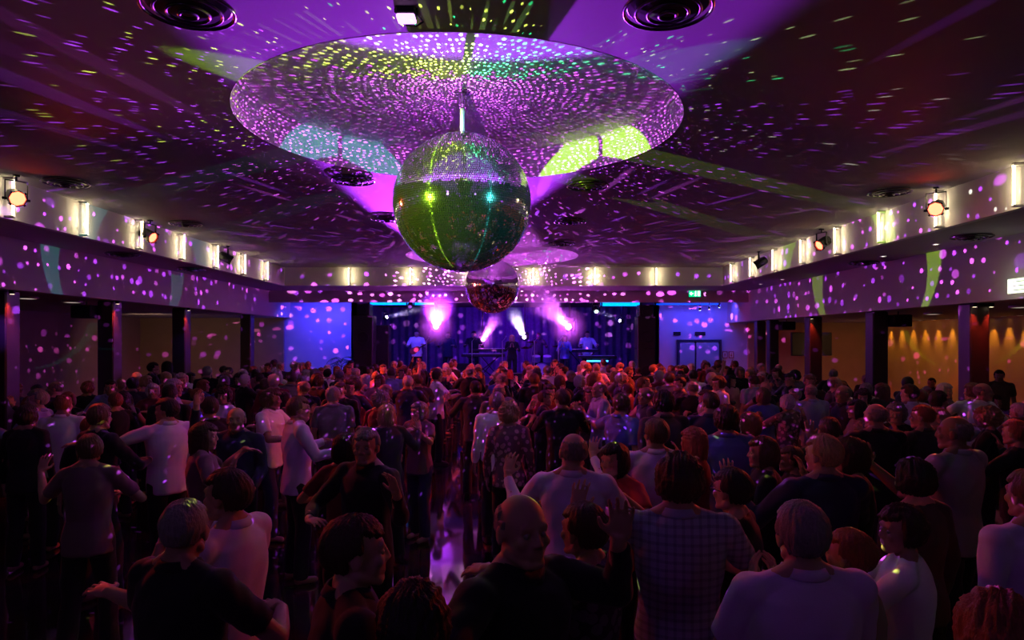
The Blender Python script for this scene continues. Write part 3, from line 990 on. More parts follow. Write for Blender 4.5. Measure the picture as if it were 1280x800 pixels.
lamp_on_pole(656, 423, 24.5, (-0.5, 19.0, 4.3), (0.9, 0.7, 1.0), 6000, 15, 'small moving head low on the stage right of centre, white beam up to the left', 20, 0.8)
lamp_on_pole(481, 397, 22.6, (-1.0, 20.5, 3.7), (0.8, 0.6, 1.0), 500, 12, 'white-lit stage lamp at the left end of the stage, beam to the right', 40, 0.6)
lamp_on_pole(777, 402, 22.6, (1.0, 20.5, 4.0), (0.7, 0.6, 1.0), 300, 12, 'white-lit stage lamp at the right end of the stage', 40, 0.6)
# unlit lamps on the stage front
for px, py, lab in ((513, 381, 'unlit moving head hanging under the left light tube'), (745, 387, 'moving head with a green-white lens hanging under the right light tube')):
    p = at(px, py, 21.4)
    t = moving_head(p, lab, (0.5, 1.0, 0.7) if px > 600 else (0.3, 0.1, 0.6), 2.2, 0.0, True, 0.75, 6 if px > 600 else 1)
    MB().rod((0, 0, 0.28), (0, 0, (3.62 - p.z) / 0.75), 0.03, 10).build('drop_pole', BLACK_METAL, t)

# blue light tubes above the stage
for a, b, lab in ((461, 545, 'long blue light tube under the ceiling, left half of the stage'), (751, 801, 'blue light tube under the ceiling, right half of the stage'), (818, 900, 'dim blue light tube under the ceiling right of the stage')):
    pa, pb = at(a, 378.5, 21.9), at(b, 382 if a > 700 else 379, 21.9)
    t = thing('light_tube', lab, 'light tube', (pa + pb) / 2, 0, 'blue light tubes over the stage')
    L = (pb - pa).length / 2
    dim = a == 818
    MB().rod((-L, 0, 0), (L, 0, 0), 0.06 if not dim else 0.02, 12).build('tube', glow('blue_tube_dim' if dim else 'blue_tube', (0.0, 0.10, 1.0) if dim else (0.0, 0.22, 1.0), 1.2 if dim else 3.2), t, True)
    hz = 3.62 - t.location.z
    m = MB()
    for s in (-1, 1):
        m.lathe([(0.07, 0), (0.07, 0.05)], 12, 0, Matrix.Translation((s * L - (0.05 if s > 0 else 0), 0, 0)) @ Matrix.Rotation(PI / 2, 4, 'Y'))
        m.rod((s * (L - 0.1), 0, 0.05), (s * (L - 0.1), 0, hz), 0.01)
    m.build('end_cap', BLACK_METAL, t)
# wash of the two blue walls and of the band
area('blue_wall_lamp', (-5.9, 21.6, 3.5), (-6.0, 22.5, 1.8), 60, BLUE, 1.6, 0.2)
area('blue_wall_lamp', (6.0, 21.6, 3.5), (6.0, 22.5, 1.8), 34, (0.07, 0.06, 1.0), 2.0, 0.2)
spot('blue_wall_lamp', (-5.2, 21.3, 1.0), (-6.0, 22.5, 2.4), 40, BLUE, 120, 1.0, 0.1)
area('band_wash_lamp', (-2.4, 22.2, 3.55), (-2.0, 24.6, 1.2), 80, (0.06, 0.02, 1.0), 3.0, 0.3)
area('band_wash_lamp', (2.4, 22.2, 3.55), (2.0, 24.6, 1.2), 70, (0.06, 0.02, 1.0), 3.0, 0.3)
spot('drape_lamp', (0.0, 24.0, 3.5), (0.0, 26.9, 1.8), 420, (0.20, 0.0, 1.0), 130, 1.0, 0.1)

# loudspeaker stacks
def speaker_box(x, y, z, w, d, h, label, horns=True, group='loudspeakers stacked beside the stage'):
    t = thing('loudspeaker', label, 'loudspeaker', (x, y, z), 0, group)
    MB().bevel_box(-w / 2, w / 2, -d / 2, d / 2, 0, h, 0.015).build('cabinet', BLACK_BOX, t)
    MB().box(-w / 2 + 0.03, w / 2 - 0.03, -d / 2 - 0.008, -d / 2, 0.03, h - 0.03).build('grille', pm('speaker_grille', (0.02, 0.02, 0.022), 0.5, 0.5, scale=300, bump=0.4), t)
    m = MB()
    m.torus((0, -d / 2 - 0.01, h * 0.36), min(w, h) * 0.30, 0.012, 24, 6, 0, Matrix.Rotation(PI / 2, 4, 'X'))
    m.build('cone_rim', BLACK_METAL, t, True)
    for s in (-1, 1):
        MB().box(s * w / 2 - 0.004, s * w / 2 + 0.004, -0.06, 0.06, h * 0.55, h * 0.63).build('handle', BLACK_METAL, t)
    return t
xs = at(456, 0, 21.2).x
speaker_box(xs, 21.2, 0.0, 0.60, 0.6, 1.0, 'black subwoofer at the bottom of the left stack')
speaker_box(xs, 21.2, 1.0, 0.58, 0.6, 1.0, 'black loudspeaker in the middle of the left stack')
speaker_box(xs, 21.2, 2.0, 0.60, 0.6, 1.08, 'wide black loudspeaker near the top of the left stack')
speaker_box(xs, 21.2, 3.08, 0.40, 0.5, 0.36, 'small black loudspeaker crowning the left stack')
xs = at(479, 0, 21.9).x
speaker_box(xs, 21.95, 0.9, 0.42, 0.5, 1.9, 'tall black side-fill loudspeaker on the stage beside the left stack')
xs = at(806, 0, 21.2).x
speaker_box(xs, 21.2, 0.0, 0.56, 0.6, 1.0, 'black subwoofer at the bottom of the right stack')
speaker_box(xs, 21.2, 1.0, 0.54, 0.6, 1.05, 'black loudspeaker in the middle of the right stack')
speaker_box(xs, 21.2, 2.05, 0.54, 0.6, 1.0, 'black loudspeaker near the top of the right stack')
speaker_box(xs, 21.2, 3.05, 0.44, 0.5, 0.36, 'small black loudspeaker crowning the right stack')
# speakers hung on side columns
for x, y, z, lab in ((-7.95, 12.75, 2.72, 'black loudspeaker hung beside the second left column'), (7.75, 13.7, 2.58, 'black loudspeaker hung beside the second right column'), (7.72, 19.2, 2.60, 'black loudspeaker hung beside the far right columns')):
    t = speaker_box(x, y, z, 0.38, 0.35, 0.24, lab, group='small loudspeakers on the columns')
    hz = (HBL if x < 0 else HBR) - z
    MB().rod((0, 0, 0.23), (0, 0, hz), 0.012).build('bracket', BLACK_METAL, t)

# potted palm left of the stack
def palm(x, y, h, label):
    t = thing('potted_palm', label, 'plant', (x, y, 0))
    MB().lathe([(0.16, 0), (0.22, 0.40), (0.24, 0.42), (0.21, 0.43), (0.20, 0.38)], 20).build('pot', pm('dark_pot', (0.05, 0.04, 0.05), 0.5), t)
    MB().rod((0, 0, 0.35), (0.02, 0, h * 0.65), 0.035, 8, 0, 0.02).build('stem', DARK_WOOD, t)
    rng = random.Random(3)
    for k in range(14):
        m = MB()
        a = k * 2.4 + rng.random() * 0.4
        L = 0.36 + rng.random() * 0.2
        p0 = Vector((0.02, 0, h * 0.62 + 0.02 * k))
        prev = None
        pts = []
        for i in range(9):
            s = i / 8
            pts.append(p0 + Vector((math.cos(a) * L * s, math.sin(a) * L * s, L * (0.85 * s - 0.95 * s * s) * (1.2 - 0.3 * (k % 3)))))
        for i in range(8):
            m.rod(pts[i], pts[i + 1], 0.006, 5)
            for sd in (-1, 1):
                u = Vector((-math.sin(a) * sd, math.cos(a) * sd, -0.35)) * 0.20 * math.sin(PI * (i + 1) / 9.5)
                f = (pts[i + 1] - pts[i]).normalized() * 0.10
                m.add([pts[i], pts[i] + (pts[i + 1] - pts[i]) * 0.7, pts[i + 1] + u + f], [(0, 1, 2)])
        m.build('frond', pm('palm_leaf', (0.05, 0.10, 0.06), 0.5), t)
palm(at(433, 0, 22.0).x - 0.12, 21.75, 2.35, 'tall potted palm in front of the blue wall beside the left speaker stack')

# instruments
def mic_stand(px, d, label, h=1.5):
    x = at(px, 0, d).x
    t = thing('microphone_stand', label, 'microphone stand', (x, d, 0.9), 0, 'microphone stands on the stage')
    MB().lathe([(0.13, 0), (0.13, 0.02), (0.02, 0.03)], 18).build('base', BLACK_METAL, t)
    MB().rod((0, 0, 0.02), (0, 0, h - 0.1), 0.012).rod((0, 0, h - 0.12), (0.10, -0.18, h), 0.008).build('pole', pm('satin_steel', (0.5, 0.5, 0.55), 0.3, 0.9), t)
    MB().rod((0.10, -0.18, h), (0.12, -0.28, h + 0.03), 0.014).ball((0.122, -0.30, h + 0.035), 0.028).build('microphone', pm('mic_grey', (0.25, 0.25, 0.28), 0.35, 0.7), t)
for px, d, lab in ((533, 22.9, 'microphone stand in front of the guitarist'), (590, 22.7, 'microphone stand left of the stage centre'), (628, 22.6, 'microphone stand at the stage centre'), (668, 22.7, 'microphone stand right of the stage centre'), (698, 22.8, 'microphone stand beside the keyboards')):
    mic_stand(px, d, lab)

def keyboard(px, d, label, w=1.25, z=0.95, strip=False):
    x = at(px, 0, d).x
    t = thing('keyboard', label, 'keyboard instrument', (x, d, 0.9), 0, 'keyboards on the stage')
    MB().bevel_box(-w / 2, w / 2, -0.16, 0.16, z, z + 0.10, 0.015).build('body', BLACK_BOX, t)
    m = MB()
    n = 36
    for i in range(n):
        a = -w / 2 + 0.05 + (w - 0.1) * i / n
        m.box(a, a + (w - 0.1) / n * 0.88, 0.0, 0.14, z + 0.10, z + 0.112)
    m.build('key_bed', pm('ivory_keys', (0.7, 0.7, 0.72), 0.3), t)
    m = MB()
    for s in (-1, 1):
        m.rod((-s * w * 0.36, s * 0.12, 0), (s * w * 0.36, s * 0.12, z), 0.018)
    m.build('stand', BLACK_METAL, t)
    if strip:
        MB().bevel_box(-0.36, 0.36, -0.185, -0.165, z - 0.10, z - 0.05, 0.005).build('light_strip', glow('cyan_strip', (0.05, 0.45, 1.0), 3), t)
keyboard(604, 23.6, 'long keyboard on a stand left of the stage centre', 1.5, 0.85)
keyboard(612, 24.1, 'second keyboard just behind the long one, left of the stage centre', 1.2, 1.02)
keyboard(746, 22.9, 'keyboard with a cyan light strip at the right of the stage', 1.3, 0.8, True)
keyboard(728, 23.9, 'keyboard behind the one with the cyan strip', 1.2, 1.0)

def drum(px, d, label):
    x = at(px, 0, d).x
    t = thing('drum_kit', label, 'drum kit', (x, d, 0.9))
    shell = pm('drum_shell', (0.25, 0.22, 0.40), 0.3, 0.2)
    skin = pm('drum_skin', (0.7, 0.7, 0.72), 0.5)
    Ry = Matrix.Rotation(PI / 2, 4, 'X')
    o = MB().lathe([(0.28, -0.2), (0.29, -0.18), (0.29, 0.18), (0.28, 0.2)], 28, 0, Matrix.Translation((0, 0, 0.3)) @ Ry).build('bass_drum', shell, t)
    MB().lathe([(0.26, 0.201), (0.0, 0.203)], 28, 0, Matrix.Translation((0, 0, 0.3)) @ Ry, False).build('drum_head', skin, o)
    for sx in (-0.2, 0.2):
        M = Matrix.Translation((sx, -0.05, 0.75)) @ Matrix.Rotation(0.3, 4, 'X')
        o = MB().lathe([(0.15, -0.1), (0.15, 0.1)], 22, 0, M).build('tom_drum', shell, t)
        MB().lathe([(0.145, 0.101), (0, 0.102)], 22, 0, M, False).build('drum_head', skin, o)
    for sx, r in ((-0.55, 0.20), (0.55, 0.20)):
        M = Matrix.Translation((sx, 0.15, 0.45))
        o = MB().lathe([(r, -0.15), (r, 0.15)], 22, 0, M).build('floor_tom', shell, t)
        for k in range(3):
            a = k * 2.1
            MB().rod((sx + r * math.cos(a), 0.15 + r * math.sin(a), 0), (sx + r * math.cos(a), 0.15 + r * math.sin(a), 0.35), 0.01).build('leg', CHROME, o)
    for sx, hz in ((-0.6, 1.15), (0.6, 1.2), (-0.35, 1.35)):
        o = MB().lathe([(0.21, 0.0), (0.1, 0.02), (0.02, 0.04), (0.0, 0.042)], 26, 0, Matrix.Translation((sx, 0.1, hz)) @ Matrix.Rotation(0.2, 4, 'X'), False).build('cymbal', pm('brass', (0.7, 0.5, 0.2), 0.25, 1.0), t)
        MB().rod((sx, 0.1, 0), (sx, 0.1, hz), 0.012).build('cymbal_stand', CHROME, o)
drum(677, 24.8, 'drum kit at the back of the stage under the white beam')
# amplifiers, monitors and a desk on the stage
for px, d, w, h, lab in ((500, 23.8, 0.7, 0.55, 'guitar amplifier on the stage behind the guitarist'), (575, 24.3, 0.65, 0.6, 'bass amplifier on the stage behind the microphone stands'), (560, 22.2, 0.5, 0.35, 'floor monitor on the stage edge, left'), (645, 22.2, 0.5, 0.35, 'floor monitor on the stage edge, middle'), (705, 22.2, 0.5, 0.35, 'floor monitor on the stage edge, right')):
    speaker_box(at(px, 0, d).x, d, 0.9, w, 0.35, h, lab, group='amplifiers and monitors on the stage')

# television on the brown wall of the right room
p = at(1014, 430, 21.0)
t = thing('television', 'dark wall television in the right room behind the column', 'television', p)
MB().bevel_box(-0.62, 0.62, -0.04, 0.04, -0.36, 0.36, 0.01).build('casing', BLACK_BOX, t)
MB().box(-0.59, 0.59, -0.045, -0.04, -0.33, 0.33).build('screen', pm('dark_screen', (0.01, 0.01, 0.012), 0.45), t)
MB().rod((0, 0.04, 0), (0, YW - 0.11 - p.y, 0), 0.03).build('wall_bracket', BLACK_METAL, t)

# ------------------------------------------------------------------ people
SKIN = object_color('skin', 0.55, 40, 0.06, 0.05, spec=0.35)
CLOTH = object_color('woven_cloth', 0.85, 220, 0.10, 0.12, sheen=0.1)
STRIPED = object_color('striped_cloth', 0.85, 220, 0.08, 0.12, 'stripes')
CHECKED = object_color('checked_cloth', 0.85, 220, 0.08, 0.12, 'check')
FLORAL = object_color('flowered_cloth', 0.7, 120, 0.10, 0.12, 'floral')
SHINY = object_color('shiny_cloth', 0.35, 300, 0.25, 0.3, spec=0.7)
HAIR = object_color('hair', 0.55, 170, 0.55, 0.9, 'strands', spec=0.35)
EYE = pm('eye', (0.22, 0.19, 0.18), 0.35)


def solid(mb, name, voxel, mats, smooth_it=4, extra=None, noise=0.0, nscale=30.0):
    """grow one continuous skin around the overlapping shapes of mb"""
    me = mb.mesh(name + '_shapes')
    o = bpy.data.objects.new(name + '_shapes', me)
    COL.objects.link(o)
    r = o.modifiers.new('r', 'REMESH'); r.mode = 'VOXEL'; r.voxel_size = voxel
    if smooth_it:
        s = o.modifiers.new('s', 'SMOOTH'); s.factor = 0.5; s.iterations = smooth_it
    dg = bpy.context.evaluated_depsgraph_get()
    ev = o.evaluated_get(dg)
    out = bpy.data.meshes.new_from_object(ev)
    bpy.data.objects.remove(o)
    bpy.data.meshes.remove(me)
    out.name = name
    out.materials.clear()
    for m in mats:
        out.materials.append(m)
    n = len(out.vertices)
    if noise:
        co = np.empty(n * 3); out.vertices.foreach_get('co', co); co = co.reshape(-1, 3)
        nr = np.empty(n * 3); out.vertices.foreach_get('normal', nr); nr = nr.reshape(-1, 3)
        h = np.zeros(n)
        rs = np.random.RandomState(5)
        for k in range(7):
            w = rs.normal(size=3) * nscale * (0.5 + 0.25 * k); w[2] *= 0.55
            h += np.sin(co @ w + rs.rand() * 6.28 + 1.5 * np.sin(co @ (w[::-1] * 0.37))) / (1 + 0.4 * k)
        co += nr * (h * noise)[:, None]
        out.vertices.foreach_set('co', co.ravel())
    out.polygons.foreach_set('use_smooth', [True] * len(out.polygons))
    out.polygons.foreach_set('material_index', [0] * len(out.polygons))
    if extra is not None:   # eyes
        import bmesh
        bm = bmesh.new(); bm.from_mesh(out)
        e = extra.mesh('tmp', mats, True)
        for p in e.polygons:
            p.material_index = 1
        bm.from_mesh(e)
        bm.to_mesh(out); bm.free()
    out.update()
    return out


def capsule(mb, a, b, ra, rb, n=14):
    mb.rod(a, b, ra, n, 0, rb)
    mb.ball(a, ra, n, 8)
    mb.ball(b, rb, n, 8)


def oval(cx, cy, z, rx, ry, n=24, p=2.3):
    r = []
    for j in range(n):
        a = 2 * PI * j / n
        c, s = math.cos(a), math.sin(a)
        r.append((cx + rx * math.copysign(abs(c) ** (2 / p), c), cy + ry * math.copysign(abs(s) ** (2 / p), s), z))
    return r


HEADZ = 1.635
# arm poses: (elbow, wrist, finger direction, palm normal) for right then left; x outwards from the middle is given as +x for the right
POSES = {
    'stand': (((.235, -.02, 1.15), (.255, .07, .90), (0, .2, -1)), ((-.235, -.02, 1.15), (-.255, .05, .90), (0, .15, -1)), 0),
    'lead': (((.32, .16, 1.20), (.13, .38, 1.20), (-1, .25, .1)), ((-.36, .10, 1.22), (-.47, .27, 1.40), (.1, .35, 1)), 25),
    'follow': (((.36, .05, 1.22), (.46, .19, 1.40), (-.1, .35, 1)), ((-.31, .18, 1.27), (-.20, .36, 1.45), (.2, 1, -.15)), -20),
    'embrace': (((.30, .18, 1.24), (.13, .36, 1.27), (-1, .5, .1)), ((-.30, .18, 1.26), (-.12, .36, 1.33), (1, .5, .1)), 30),
    'clap': (((.26, .10, 1.16), (.05, .31, 1.30), (-.1, .45, 1)), ((-.26, .10, 1.16), (-.05, .31, 1.30), (.1, .45, 1)), 0),
    'armup': (((.34, .14, 1.50), (.27, .24, 1.75), (-.1, .1, 1)), ((-.25, .02, 1.16), (-.22, .20, 1.0), (.3, .8, -.5)), 12),
    'reach': (((.30, .10, 1.20), (.30, .34, 1.25), (-.15, 1, .1)), ((-.30, .10, 1.20), (-.30, .34, 1.25), (.15, 1, .1)), 0),
    'sideout': (((.24, -.02, 1.15), (.22, .18, 1.02), (-.3, .8, 0)), ((-.43, .06, 1.34), (-.66, .18, 1.36), (-1, .3, 0)), 35),
    'rightout': (((.42, .10, 1.32), (.64, .22, 1.30), (1, .3, 0)), ((-.33, .16, 1.36), (-.20, .25, 1.58), (.1, .2, 1)), -15),
    'akimbo': (((.40, -.03, 1.20), (.24, .10, 1.06), (-.8, .5, -.2)), ((-.38, .02, 1.20), (-.30, .24, 1.18), (.1, 1, .2)), -25),
    'seated': (((.24, .05, 1.17), (.16, .30, 1.10), (-.3, 1, 0)), ((-.24, .05, 1.17), (-.16, .30, 1.10), (.3, 1, 0)), 0),
}


def hand(mb, w, d, palm, side, elbow):
    """palm, four bent fingers of unequal length, thumb from the side of the palm"""
    w, d = Vector(w), Vector(d).normalized()
    pn = Vector(palm)
    pn = (pn - d * pn.dot(d)).normalized()         # the way the palm faces; fingers bend towards it
    ac = d.cross(pn).normalized()                   # across the palm
    if side < 0:
        ac = -ac
    # palm
    B = Matrix((ac, pn, d)).transposed()
    mb.ball(w + d * 0.048, (0.042, 0.016, 0.055), 14, 10, 0, B)
    mb.rod(w - d * 0.01, w + d * 0.03, 0.026, 12, 0, 0.028)
    for i, (off, L) in enumerate(((0.032, 0.068), (0.011, 0.078), (-0.011, 0.072), (-0.032, 0.056))):
        p = w + d * (0.090 - abs(off) * 0.18) + ac * off
        fan = ac * off * 5.0
        d1 = (d + fan * 0.9 + pn * 0.15).normalized()
        d2 = (d + fan * 0.7 + pn * 0.75).normalized()
        q = p + d1 * L * 0.55
        capsule(mb, p - d1 * 0.012, q, 0.0088, 0.0080, 8)
        capsule(mb, q, q + d2 * L * 0.45, 0.0080, 0.0068, 8)
    t0 = w + d * 0.028 + ac * 0.030
    t1 = t0 + (ac * 0.9 + d * 0.65 + pn * 0.35).normalized() * 0.036
    t2 = t1 + (d * 1.0 + ac * 0.35 + pn * 0.3).normalized() * 0.030
    capsule(mb, t0, t1, 0.0125, 0.0100, 8)
    capsule(mb, t1, t2, 0.0100, 0.0080, 8)


def arm_points(pose, side, sx):
    E, W, D = POSES[pose][0 if side > 0 else 1]
    S = Vector((side * sx, -0.005, 1.425))
    return S, Vector(E), Vector(W), Vector(D)


def legs_of(pose, fem):
    hx = 0.095
    if pose == 'seated':
        return [((s * hx, -0.02, 0.92), (s * (hx + 0.03), 0.40, 0.94), (s * (hx + 0.03), 0.42, 0.50)) for s in (-1, 1)]
    out = []
    for s in (-1, 1):
        step = {'lead': 0.09, 'follow': -0.05, 'sideout': 0.10, 'akimbo': 0.06}.get(pose, 0.02) * s
        out.append(((s * hx, -0.01, 0.92), (s * (hx + 0.01), 0.02 + step * 0.6, 0.50), (s * (hx + 0.02), -0.02 + step, 0.09)))
    return out


HD = (0.0, 0.014, -0.030)     # how the head sits on the neck


def face_parts(mb, yaw):
    R = Matrix.Translation(HD) @ Matrix.Rotation(math.radians(yaw), 4, 'Z')
    P = lambda x, y, z: R @ Vector((x, y, z))
    R3 = R.to_3x3()
    mb.ball(P(0, -.010, 1.662), (.076, .096, .090), 24, 16, 0, R3)
    mb.ball(P(0, .026, 1.602), (.061, .070, .074), 20, 14, 0, R3)
    mb.ball(P(0, .068, 1.550), (.030, .026, .022), 12, 8, 0, R3)
    for s in (-1, 1):
        capsule(mb, P(s * .052, .00, 1.575), P(s * .022, .070, 1.548), .020, .018, 10)
        mb.ball(P(s * .040, .068, 1.617), (.022, .020, .022), 12, 8, 0, R3)
        mb.ball(P(s * .080, -.008, 1.632), (.010, .021, .033), 10, 10, 0, R3)
    capsule(mb, P(-.036, .076, 1.667), P(.036, .076, 1.667), .014, .014, 10)
    for s in (-1, 1):
        capsule(mb, P(s * .020, .079, 1.653), P(s * .043, .073, 1.651), .0075, .0070, 8)
        capsule(mb, P(s * .021, .078, 1.631), P(s * .042, .073, 1.632), .0070, .0065, 8)
    capsule(mb, P(0, .088, 1.655), P(0, .104, 1.617), .0080, .0110, 10)
    for s in (-1, 1):
        mb.ball(P(s * .012, .097, 1.613), .0085, 8, 6)
    capsule(mb, P(-.020, .086, 1.583), P(.020, .086, 1.583), .0085, .0085, 8)
    capsule(mb, P(-.017, .084, 1.573), P(.017, .084, 1.573), .0090, .0090, 8)
    ey = MB()
    for s in (-1, 1):
        ey.ball(P(s * .031, .0775, 1.642), .0115, 12, 8)
    return ey


PALM = {'stand': (0, .3, 0), 'lead': None, 'clap': 'in'}
CACHE = {}


def body_mesh(pose, fem):
    key = ('body', pose, fem)
    if key in CACHE:
        return CACHE[key]
    mb = MB()
    sx = 0.165 if fem else 0.188
    yaw = POSES[pose][2]
    eyes = face_parts(mb, yaw)
    nr = 0.050 if fem else 0.058
    mb.loft([oval(0, -.020, 1.40, nr * 1.6, nr * 1.3), oval(0, -.016, 1.47, nr * 1.12, nr * 1.05), oval(0, -.004, 1.51, nr, nr), oval(0, .008, 1.58, nr, nr)])
    for q in (-1, 1):
        capsule(mb, (q * .035, -.022, 1.500), (q * .125, -.016, 1.448), .042, .040)
    k = 0.90 if fem else 1.0
    mb.loft([oval(0, -.01, .86, .150, .105), oval(0, -.01, .95, .165, .115), oval(0, 0, 1.08, .135 * k, .098), oval(0, 0, 1.22, .150 * k, .108),
             oval(0, -.005, 1.33, .165 * k, .112), oval(0, -.012, 1.41, .158 * k, .092), oval(0, -.018, 1.455, .095 * k, .065)])
    for side in (-1, 1):
        S, E, W, D = arm_points(pose, side, sx)
        a = 0.88 if fem else 1.0
        mb.ball(S, .058 * a, 14, 10)
        capsule(mb, S, E, .050 * a, .040 * a)
        capsule(mb, E, E.lerp(W, .35), .041 * a, .041 * a)
        capsule(mb, E.lerp(W, .35), W, .041 * a, .027 * a)
        if pose == 'clap':
            pn = Vector((-side, 0, 0))
        elif pose in ('lead', 'follow') and abs(W.x) > .4:
            pn = Vector((-side * 0.2, 1, 0))
        elif pose == 'stand':
            pn = Vector((-side, 0.2, 0))
        elif pose == 'armup' and side > 0:
            pn = Vector((-1, .3, 0))
        else:
            pn = Vector((-side * 0.3, 0.0, -1))
        hand(mb, W, D, pn, side, E)
    for h, kn, an in legs_of(pose, fem):
        capsule(mb, h, kn, .082, .056)
        capsule(mb, kn, Vector(kn).lerp(Vector(an), .35), .056, .058)
        capsule(mb, Vector(kn).lerp(Vector(an), .35), an, .058, .038)
        a = Vector(an)
        capsule(mb, a + Vector((0, -.02, -.045)), a + Vector((0, .13, -.055)), .036, .030)
    me = solid(mb, 'body', 0.0058, [SKIN, EYE], 3, eyes)
    CACHE[key] = me
    return me


def top_mesh(pose, fem, sleeve, mat, long=True):
    """shirt, blouse or jacket; sleeve: 0 none, 1 short, 2 long"""
    key = ('top', pose, fem, sleeve, mat.name, long)
    if key in CACHE:
        return CACHE[key]
    mb = MB()
    sx = 0.165 if fem else 0.188
    k = 0.93 if fem else 1.03
    lo = 0.84 if long else 0.95
    if pose == 'seated':
        lo = 0.90
    mb.loft([oval(0, -.008, lo, .185, .135), oval(0, -.008, lo + .1, .182, .134), oval(0, 0, 1.09, .166 * k, .124), oval(0, 0, 1.22, .178 * k, .130),
             oval(0, -.003, 1.33, .188 * k, .134), oval(0, -.012, 1.41, .180 * k, .112), oval(0, -.018, 1.462, .120 * k, .082), oval(0, -.018, 1.485, .085, .068)])
    if fem:
        for s in (-1, 1):
            mb.ball((s * .075, .085, 1.285), .068, 14, 10)
    for q in (-1, 1):
        capsule(mb, (q * .045, -.022, 1.482), (q * .13, -.016, 1.448), .044, .052)
    for side in (-1, 1):
        S, E, W, D = arm_points(pose, side, sx)
        a = 0.90 if fem else 1.0
        mb.ball(S, .070 * a, 14, 10)
        capsule(mb, Vector((side * .10, -.012, 1.43)), S, .055, .066 * a)
        if sleeve == 1:
            mb.rod(S, S.lerp(E, .75), .066 * a, 14, 0, .063 * a)
        elif sleeve == 2:
            capsule(mb, S, E, .065 * a, .055 * a)
            mb.rod(E, E.lerp(W, .93), .055 * a, 14, 0, .039 * a)
    me = solid(mb, 'top', 0.0105, [mat], 4, None, 0.0042, 24)
    CACHE[key] = me
    return me


def collar_mesh():
    if 'collar' in CACHE:
        return CACHE['collar']
    mb = MB()
    n = 36
    rings = []
    for r, z, k in ((.070, 1.478, 0), (.066, 1.515, 0), (.072, 1.517, 0), (.090, 1.486, 1), (.082, 1.478, 1)):
        ring = []
        for j in range(n):
            a = 2 * PI * j / n
            dip = -.030 * max(0, math.sin(a)) ** 3          # lower at the throat, with points
            pt = .018 * k * max(0, 1 - abs(math.degrees(a) - 70) / 22) + .018 * k * max(0, 1 - abs(math.degrees(a) - 110) / 22)
            ring.append((r * math.cos(a), r * 1.02 * math.sin(a) - .008, z + dip - pt))
        rings.append(ring)
    rings.append(rings[0])
    CACHE['collar'] = mb.loft(rings, caps=False).mesh('collar', [CLOTH], True)
    return CACHE['collar']


def trousers_mesh(pose, mat):
    key = ('trousers', pose, mat.name)
    if key in CACHE:
        return CACHE[key]
    mb = MB()
    mb.loft([oval(0, -.008, .82, .165, .120), oval(0, -.008, .92, .180, .128), oval(0, -.002, 1.02, .168, .122)])
    for h, kn, an in legs_of(pose, False):
        capsule(mb, h, kn, .095, .074)
        an = Vector(an)
        mb.rod(kn, an + (Vector(an) - Vector(kn)).normalized() * 0.03, .074, 14, 0, .070)
    me = solid(mb, 'trousers', 0.013, [mat], 4, None, 0.003, 24)
    CACHE[key] = me
    return me


def skirt_mesh(pose, mat):
    key = ('skirt', pose, mat.name)
    if key in CACHE:
        return CACHE[key]
    mb = MB()
    if pose == 'seated':
        return trousers_mesh(pose, mat)
    n = 40
    rings = []
    for z, r, ry, w in ((1.06, .150, .112, 0), (.98, .172, .128, .0), (.88, .190, .145, .03), (.70, .205, .165, .06), (.52, .225, .19, .09)):
        ring = []
        for j in range(n):
            a = 2 * PI * j / n
            q = 1 + w * math.sin(9 * a)
            ring.append((r * q * math.cos(a), ry * q * math.sin(a) - .005, z))
        rings.append(ring)
    rings = rings[::-1]
    mb.loft(rings)
    me = solid(mb, 'skirt', 0.012, [mat], 3)
    CACHE[key] = me
    return me


def shoe_mesh(pose, side):
    key = ('shoe', pose, side)
    if key in CACHE:
        return CACHE[key]
    mb = MB()
    h, kn, an = legs_of(pose, False)[0 if side < 0 else 1]
    a = Vector(an)
    mb.loft([oval(a.x, a.y + .055, a.z - .088, .048, .145), oval(a.x, a.y + .055, a.z - .06, .050, .148), oval(a.x, a.y + .04, a.z - .035, .046, .125), oval(a.x, a.y - .02, a.z + .01, .042, .055)])
    me = solid(mb, 'shoe', 0.009, [pm('shoe_leather', (0.02, 0.016, 0.015), 0.35)], 2)
    CACHE[key] = me
    return me


HAIR_STYLES = ('short', 'crop', 'thin', 'bob', 'long', 'curly', 'bun', 'full')


